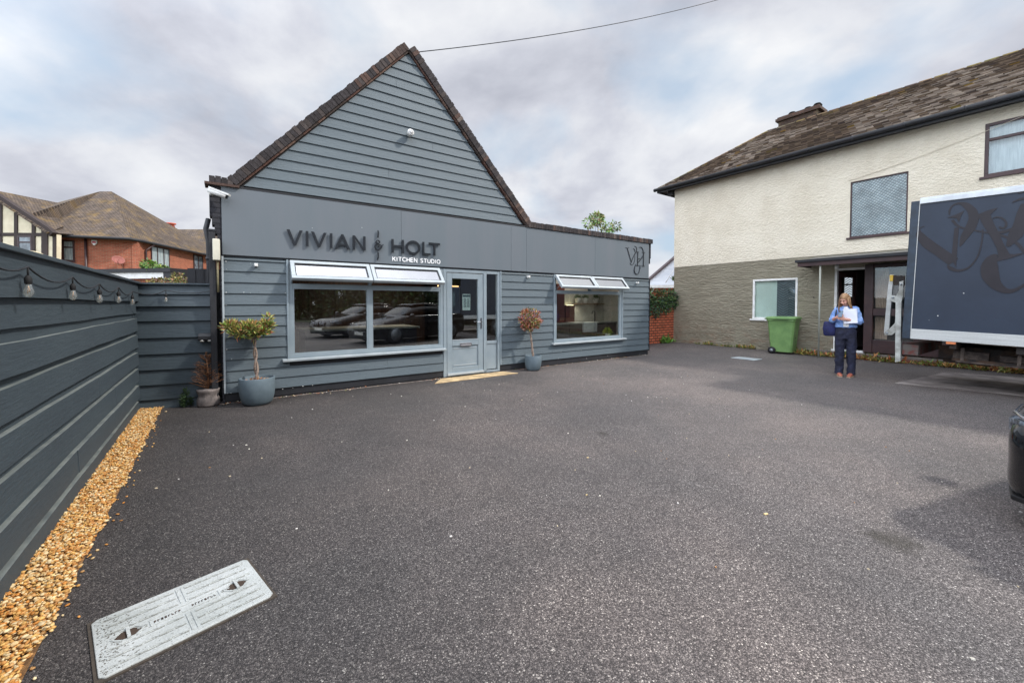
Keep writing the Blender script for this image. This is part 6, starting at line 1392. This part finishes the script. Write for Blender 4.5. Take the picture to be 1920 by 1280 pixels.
# ================================================================== TREES
def tree(name, label, loc, h, cr, cz, pal, n, ln, seed, trunk=.15, squash=1.0, group=None, dense=False):
    r_ = random.Random(seed); t = thing(name, label, 'tree', loc, 0, group)
    tips = []; g = MB(); g.tube([(0, 0, 0), (.05, 0, h*.3), (0, .05, h*.6)], [trunk, trunk*.75, trunk*.5], 8)
    for k in range(26 if dense else 16):
        a = r_.uniform(0, 6.28); u = r_.uniform(-.9, 1); rr = cr*math.sqrt(max(.05, 1-u*u))*r_.uniform(.45, 1); e = V(rr*math.cos(a), rr*math.sin(a), cz+u*cr*squash); s_ = V(0, 0, h*r_.uniform(.25, .6)); g.tube([s_, s_.lerp(e, .5)+V(0, 0, .1), e], [trunk*.35, trunk*.2, trunk*.06], 5); tips.append(e)
    g.build('trunk', m_bark, t)
    g = MB()
    for k in range(n):
        e = r_.choice(tips); v = rv(); q_ = cr*(.40 if dense else .26); p = e+v*q_; leaf_at(g, p, v+V(0, 0, -.2), ln*r_.uniform(.6, 1.2), ln*.5, tuple(x*r_.uniform(.6, 1.25) for x in r_.choice(pal)))
    g.build('crown', m_leaf, t, attr=True, uv=False); return t
pt = at_depth(1120, 420, 16); z_top = at_depth(1120, 404, 16).z
tree('garden_tree', 'light green treetop showing above the flat parapet of the shop', (pt.x, 16, 0), z_top, .75, z_top-.72, [S(120,140,84), S(146,164,104), S(100,122,70), S(170,176,120)], 1500, .13, 5, .07, .9)
tp_ = [S(56,74,44), S(70,88,50), S(44,60,40)]
t0 = tree('roadside_tree', 'dense dark tree outside the yard to the right, mirrored in the shop glass', (23, -20, 0), 9, 4.2, 5.6, tp_, 5200, .75, 21, .3, 1.05, 'trees across the road', True)
for i, (x, y) in enumerate(((26, -13), (25, -5.5), (19, -26), (27, 1.5), (13, -30), (28, 9))):
    dup(t0, (x, y, 0), i*1.1, None)
for o in [o for o in bpy.data.objects if o.name.startswith('roadside_tree')]: o['label'] = 'dense dark tree outside the yard to the right, mirrored in the shop glass'
g = MB(); leafmass('roadside_hedge', 'long dark hedge outside the yard below the mirrored trees', 'hedge', [(V(20.5+.4*math.sin(y), y, 1.2), (.7, 1.0, 1.5)) for y in range(-30, 10)], 9000, .4, tp_, 31)

# overhead cable ------------------------------------------------------
pa = ST.W(AX+.10, .1, AZ+.10); r_ = ray(1190, 0); pbb = O+r_*(((9.0-CH)/r_.z)); pe2 = pbb+(pbb-pa)*2.0
g = MB(); pts = []
for i in range(41): f = i/40; p = pa.lerp(pe2, f); p.z -= 4*f*(1-f)*.55; pts.append(p)
g.tube(pts, .008, 6); tag(g.build('overhead_cable', m_black), 'thin black overhead cable running from the gable peak up across the sky', 'cable')

# ================================================================== HOUSES BEYOND THE FENCE
def GZ(px, py, z): return G(px, py, z)
m_rb = brickmat('red_brick', S(176,98,74), S(150,78,60), S(150,118,96), bump=.7, ms=.012, noise_amt=.18)
m_rt = brickmat('old_plain_tiles', S(108,95,84), S(90,80,72), S(54,46,42), bw=.165, bh=.10, ms=.014, bump=1, noise_amt=.45, extra=(S(136,110,62), 1.3, .50, .74))
hb2 = thing('red_brick_house', 'red brick house with mossy hipped tile roof beyond the fence', 'house')
Q0, Q2, Q2b, Q3 = GZ(104, 441, 5), GZ(258, 448, 5), GZ(268, 452, 5), GZ(399, 481, 5)
K1, K2 = GZ(187, 359, 8.3), GZ(209, 359, 8.3)
def wallseg(mb, a, b_, z0, z1, th=.25):
    d = (b_-a).to_2d().normalized(); n_ = Vector((-d.y, d.x))*th
    mb.prism_z([(a.x, a.y), (b_.x, b_.y), (b_.x+n_.x, b_.y+n_.y), (a.x+n_.x, a.y+n_.y)], z0, z1)
g = MB(); wallseg(g, Q0, Q2, 0, 4.98); wallseg(g, Q2, Q2b, 0, 4.98); wallseg(g, Q2b, Q3, 0, 4.98); g.build('wall', m_rb, hb2)
def outset(p, q, d): e = (p-K1); e.z = 0; return p+e.normalized()*d
g = MB(); e0_, e2_, e2b_, e3_ = Q0+V(-.4,-.55,-.05), Q2+V(.05,-.5,-.05), Q2b+V(.35,-.4,-.05), Q3+V(.5,-.3,-.05)
kl = GZ(88, 385, 7.35); back = V(K1.x-2, K1.y+9, 5); back2 = V(Q3.x-2, Q3.y+6, 5); e0l = V(e0_.x-4, e0_.y+1, e0_.z)
g.add([e0_, e2_, K2, K1], [(0, 1, 2, 3)]); g.add([e2_, e2b_, K2], [(0, 1, 2)]); g.add([e2b_, e3_, K2], [(0, 1, 2)]); g.add([e0_, K1, kl, GZ(60, 400, 6.0)], [(0, 1, 2, 3)]); g.add([K1, K2, back2, back], [(0, 1, 2, 3)]); g.add([K2, e3_, back2], [(0, 1, 2)]); g.add([K1, back, kl], [(0, 1, 2)])
r2 = g.build('roof', m_rt, hb2); so2 = r2.modifiers.new('s', 'SOLIDIFY'); so2.thickness = .12; so2.offset = -1
def between(a, b_, f, z, off=0): p = a.lerp(b_, f); d = (b_-a).to_2d().normalized(); return V(p.x+d.y*off, p.y-d.x*off, z)
g = MB(); g.tube([e0_+V(0,-.05,-.03), e2_+V(0,-.05,-.03), e2b_+V(.04,-.03,-.03), e3_+V(.05,-.03,-.03)], .075, 8); g.build('gutter', m_black, hb2)
class WF:  # frame of a wall segment
    def __init__(s, a, b_): s.fr = Fr((a.x, a.y, 0), ((b_-a).x, (b_-a).y))
    def rect(s, x0, y0, x1, y1, y=0): 
        a = s.fr.at(x0, y0, y); b_ = s.fr.at(x1, y1, y); return a[0], b_[0], b_[1], a[1]
def fwin(par, wf, px0, py0, px1, py1, fm, pane, mull=(), tr=None, t=.07, curtain=None, lbl=None):
    x0, x1, z0, z1 = wf.rect(px0, py0, px1, py1); M = Matrix.Translation(wf.fr.o) @ wf.fr.M.to_4x4()
    f = MB(); f.X = M; f.box(x0, x1, -.05, .0, z0, z0+t); f.box(x0, x1, -.05, .0, z1-t, z1); f.box(x0, x0+t, -.05, 0, z0+t, z1-t); f.box(x1-t, x1, -.05, 0, z0+t, z1-t)
    for m_ in mull: mx = x0+(x1-x0)*m_; f.box(mx-t/2, mx+t/2, -.049, -.001, z0+t, z1-t)
    if tr: tz = z0+(z1-z0)*tr; f.box(x0+t, x1-t, -.048, -.002, tz-t/2, tz+t/2)
    f.box(x0-.05, x1+.05, -.10, -.051, z0-.05, z0)
    fo = f.build('window', fm, par); p = MB(); p.X = M; p.box(x0+t, x1-t, -.03, -.006, z0+t, z1-t); p.build('pane', pane, fo)
    return fo, M, (x0, x1, z0, z1)
m_cur = pm('curtained_pane', S(176,186,186), .25, col2=S(120,134,138), vs=5, st=(8, 8, .4), vlo=.4, vhi=.6, spec=.8)
m_dkp = pm('dark_pane', S(70,82,90), .08, col2=S(130,144,154), vs=2, vlo=.4, vhi=.65, spec=.9)
f1 = WF(Q0, Q2); f2 = WF(Q2b, Q3)
fwin(hb2, f1, 117, 450, 141, 490, m_brown, m_cur, (), .66); fwin(hb2, f2, 282, 460, 317, 506, m_brown, m_cur, (.33, .68), None); fwin(hb2, f2, 362, 476, 380, 514, m_brown, m_dkp, (.5,), None)
g = MB(); x0, x1, z0, z1 = f1.rect(159, 447, 163, 503); g.X = Matrix.Translation(f1.fr.o) @ f1.fr.M.to_4x4(); g.tube([(x0+.06, -.08, 0), (x0+.06, -.08, 4.9)], .055, 8); g.build('downpipe', m_brown, hb2)
g = MB(); x0, x1, z0, z1 = f2.rect(268, 455, 272, 503); g.X = Matrix.Translation(f2.fr.o) @ f2.fr.M.to_4x4(); g.tube([(x0+.1, -.08, 0), (x0+.1, -.08, 4.5), (x0+.4, -.3, 4.85)], .05, 8); g.build('downpipe', m_brown, hb2)
ab = thing('alarm_box', 'white and red alarm box high on the red brick house', 'alarm', fr=f1.fr)
x0, x1, z0, z1 = f1.rect(173, 450, 183, 460); g = MB(); g.prism_y([(x0, z1), (x1, z1), (x1, z0+.1), ((x0+x1)/2, z0-.03), (x0, z0+.1)], -.09, -.001); g.build('case', m_white, ab, bevel=.01)
g = MB(); g.box(x0+.03, x1-.03, -.097, -.091, z0+.10, z1-.07); g.build('red_panel', pm('alarm_red', S(196,40,60), .4), ab)
sdh = thing('satellite_dish', 'rusty red satellite dish on the red brick house', 'dish', fr=f1.fr)
xc_, zc_ = f1.fr.at(221, 487, -.4); M = Matrix.Translation((xc_, -.35, zc_)) @ Matrix.Rotation(R(62), 4, 'X') @ Matrix.Rotation(R(35), 4, 'Y')
g = MB(); g.X = M; n_ = 20; vs = [V(0, 0, -.05)]
for rr in (.12, .22, .27): vs += [V(rr*math.cos(2*math.pi*k/n_), rr*.85*math.sin(2*math.pi*k/n_), -.05+rr*rr*.9) for k in range(n_)]
g.smooth = True; g.add(vs, [(0, 1+k, 1+(k+1) % n_) for k in range(n_)]+[(1+i*n_+k, 1+(i+1)*n_+k, 1+(i+1)*n_+(k+1) % n_, 1+i*n_+(k+1) % n_) for i in range(2) for k in range(n_)])
m_dish = pm('rusty_dish', S(150,86,76), .6); d_ = g.build('dish', m_dish, sdh); d_.modifiers.new('s', 'SOLIDIFY').thickness = .015
g = MB(); g.tube([(xc_, -.33, zc_), (xc_+.08, -.05, zc_-.02), (xc_+.08, -.0, zc_-.5)], .018, 6); g.tube([(xc_, -.33, zc_-.2), (xc_+.1, -.68, zc_-.1), (xc_+.08, -.7, zc_-.02)], .014, 6); g.build('bracket', m_dish, sdh)
# chimney pot and further roof
cp = thing('far_roof_house', 'further house with brown tiled roof and red chimney pot behind the brick house', 'house')
a_, b_, c_, d_ = GZ(322, 431, 7.4), GZ(470, 431, 7.4), GZ(470, 500, 5.2), GZ(322, 500, 5.2)
dd = 36.0; a_, b_, c_, d_ = at_depth(318, 430, dd), at_depth(480, 430, dd), at_depth(480, 486, dd-4), at_depth(318, 486, dd-4)
g = MB(); g.add([d_, c_, b_, a_], [(0, 1, 2, 3)]); ro_ = g.build('roof', m_rt, cp); ro_.modifiers.new('s', 'SOLIDIFY').thickness = .15
g = MB(); g.box(d_.x+.2, c_.x-.2, d_.y+.4, d_.y+5, 0, d_.z-.02); g.build('wall', m_rb, cp)
pz = at_depth(320, 425, 31); zt_c = at_depth(320, 418.5, 31).z; g = MB(); g.lathe([(.2, 5), (.2, zt_c-.35), (.28, zt_c-.3), (.22, zt_c-.12), (.34, zt_c-.08), (.34, zt_c)], (pz.x, pz.y, 0), 14); g.build('chimney_pot', pm('terracotta', S(196,96,74), .7), cp)
# timber framed gable house
tg_ = thing('timber_gable_house', 'house with black timbered cream gable at the far left beyond the fence', 'house')
m_ren = pm('cream_render', S(226,216,190), .85, col2=S(214,202,176), vs=3); m_tim = pm('black_timber', S(56,44,42), .75, bump=.4, bs=20)
G0 = GZ(105, 442, 5.0)+V(-.05, -.9, 0); G0.z = 0; GA = Fr(G0, (1, .03))
X = lambda px, py, y=0: GA.at(px, py, y)
g = MB(); pts_ = [X(105, 660), X(105, 440), X(99, 434), X(0, 372), X(-22, 357), X(-200, 450), X(-200, 660)]; pts_[0] = (pts_[0][0], 0); pts_[-1] = (pts_[-1][0], 0); tg_.location = GA.o; tg_.rotation_euler = (0, 0, GA.ang)
g.prism_y([pts_[6], pts_[0], pts_[1], (pts_[5][0], pts_[1][1])], 0, .25); g.prism_y([(pts_[5][0], pts_[1][1]+.001), (pts_[1][0], pts_[1][1]+.001), pts_[2], pts_[3], pts_[4]], 0, .25); g.build('wall', m_ren, tg_)
g = MB()
def beam(p, q, wd, y=-.04): a = Vector(p); b_ = Vector(q); ribbon(g, [a, b_], wd, y, -.001)
kk = [0]
def bpx(x0, y0, x1, y1, wd): kk[0] += 1; beam(X(x0, y0), X(x1, y1), wd, -.04-.002*(kk[0] % 5))
for x in (2, 31, 64): bpx(x, 660, x, 372+.66*x-6, .16)
bpx(85, 660, 85, 430, .30); bpx(103, 660, 103, 440, .16); bpx(-60, 439, 82, 440, .16)
g.build('timbers', m_tim, tg_)
g = MB(); ribbon(g, [X(-22, 353), X(0, 367), X(100, 433), X(108, 441)], .26, -.30, -.06); g.build('bargeboard', m_tim, tg_)
fo, M_, _ = fwin(tg_, type('o', (), {'fr': GA, 'rect': lambda s, a, b_, c, d, y=0: (GA.at(a, b_)[0], GA.at(c, d)[0], GA.at(c, d)[1], GA.at(a, b_)[1])})(), 34, 442, 62, 480, m_brown, m_dkp, (), .68)
for o in [fo]+list(fo.children): o.data.transform(tg_.matrix_basis.inverted() if False else (Matrix.Translation(GA.o) @ GA.M.to_4x4()).inverted())
Wm = (Matrix.Translation(GA.o) @ GA.M.to_4x4()).inverted()
rA, rB, rC, rD, rE = [Wm @ p for p in (GZ(-60, 325, 8.3)+V(0, -.0, 0), GZ(90, 386, 7.35), GZ(104, 439, 5.0)+V(.1, -.3, 0), G0, G0)]
xz = X(-22, 357); p0_ = V(xz[0], -.35, xz[1]+.06); xz = X(106, 440); p1_ = V(xz[0], -.35, xz[1]+.05)
g = MB(); g.add([p0_, p1_, p1_+V(0.1, 1.2, .1), rB, p0_+V(0, 6, .2)], [(0, 1, 2, 3, 4)]); xz = X(-200, 450); p2_ = V(xz[0], -.35, xz[1]); g.add([p0_, p0_+V(0, 6, .2), p2_+V(0, 6, 0), p2_], [(0, 1, 2, 3)])
r3 = g.build('roof', m_rt, tg_); r3.modifiers.new('s', 'SOLIDIFY').thickness = .1
# garage with white fascia, conservatory, pots on the fence top
ga = thing('flat_roofed_garage', 'low flat roofed garage with white fascia behind the long fence', 'garage'); dg = 13.0
gl, gr_ = at_depth(150, 515, dg), at_depth(331, 515, dg-.6); zt_g, zb_g = at_depth(240, 505, dg).z, at_depth(240, 522, dg).z
zt_g = at_depth(300, 508, dg).z; zb_g = at_depth(300, 523, dg).z
M = Matrix.Translation((gl.x, gl.y, 0)) @ Matrix.Rotation(math.atan2(gr_.y-gl.y, gr_.x-gl.x), 4, 'Z'); wl = (gr_-gl).length
g = MB(); g.X = M; g.box(-1, wl, 0, 5, 0, zb_g-.02); g.build('wall', m_rb, ga)
g = MB(); g.X = M; g.box(-1.1, wl-.3, -.15, 5, zb_g-.019, zt_g-.09); g.build('fascia', m_white, ga)
g = MB(); g.X = M; g.box(-1.2, wl, -.2, 5, zt_g-.089, zt_g+.03); g.box(wl-.29, wl+.02, -.16, 5, zb_g-.1, zt_g-.09); g.build('roof', m_black, ga)
cv = thing('lean_to_roof', 'glazed white lean-to roof between garage and shop', 'conservatory'); dc = 15.0
a_, b_, c_, d_ = at_depth(342, 536, dc-1.5), at_depth(440, 536, dc-1.5), at_depth(440, 517, dc), at_depth(366, 517, dc)
a_.z -= .3; b_.z -= .3
g = MB(); g.add([a_, b_, c_, d_], [(0, 1, 2, 3)]); o = g.build('glazing', m_dkp, cv); o.modifiers.new('s', 'SOLIDIFY').thickness = .03
g = MB()
for f in (0, .33, .66, 1): g.tube([a_.lerp(b_, f)+V(0,-.01,.03), d_.lerp(c_, f)+V(0,-.01,.03)], .045, 6)
g.tube([d_+V(0,0,.03), c_+V(0,0,.03)], .05, 6); g.build('glazing_bars', m_white, cv)
g = MB(); g.box(a_.x+.1, c_.x, dc+.05, dc+.2, 0, c_.z-.05); g.build('wall', m_rb, cv)
leafmass('climbing_shrub', 'green shrub growing above the garage roof against the brick house', 'shrub', [(at_depth(284, 500, 12.6), (.30, .3, .13)), (at_depth(277, 496, 12.8), (.15, .2, .15)), (at_depth(305, 503, 12.5), (.2, .2, .06))], 700, .10, [S(112,140,66), S(140,160,84), S(90,116,56)], 41)
leafmass('dry_creeper', 'dry yellow green creeper over the top of the garage edge behind the fence', 'creeper', [(at_depth(305, 529, 10.5), (.33, .3, .12)), (at_depth(340, 529, 10.5), (.25, .3, .14)), (at_depth(270, 534, 10.2), (.35, .3, .05)), (at_depth(333, 520, 10.8), (.1, .2, .14))], 1100, .07, [S(128,124,66), S(150,130,84), S(110,86,60), S(98,110,52)], 43)
for i, (px, py, sx) in enumerate(((46, 473, .30), (174, 508, .22), (230, 522, .16))):
    d_ = (5.0, 7.5, 8.5)[i]; p = at_depth(px, py+4, d_); g = MB(); rr = sx*.65
    for k in range(7): rr_ = rr*(1-.0*k); 
    g.ball((p.x, p.y, p.z-.02), rr, rr*.8, rr*.38, 18, 10); g.tube([(p.x, p.y, 0), (p.x, p.y, p.z-.05)], rr*.5, 12)
    tag(g.build('topped_gate_pier', pm('pale_stone_cap', S(192,180,150), .9, col2=S(170,156,124), vs=12, bump=.6, bs=40)), ['domed pale stone pier top above the near part of the long fence', 'domed pale stone pier top above the middle of the long fence', 'domed pale stone pier top above the far end of the long fence'][i], 'pier', 'stone piers behind the fence')
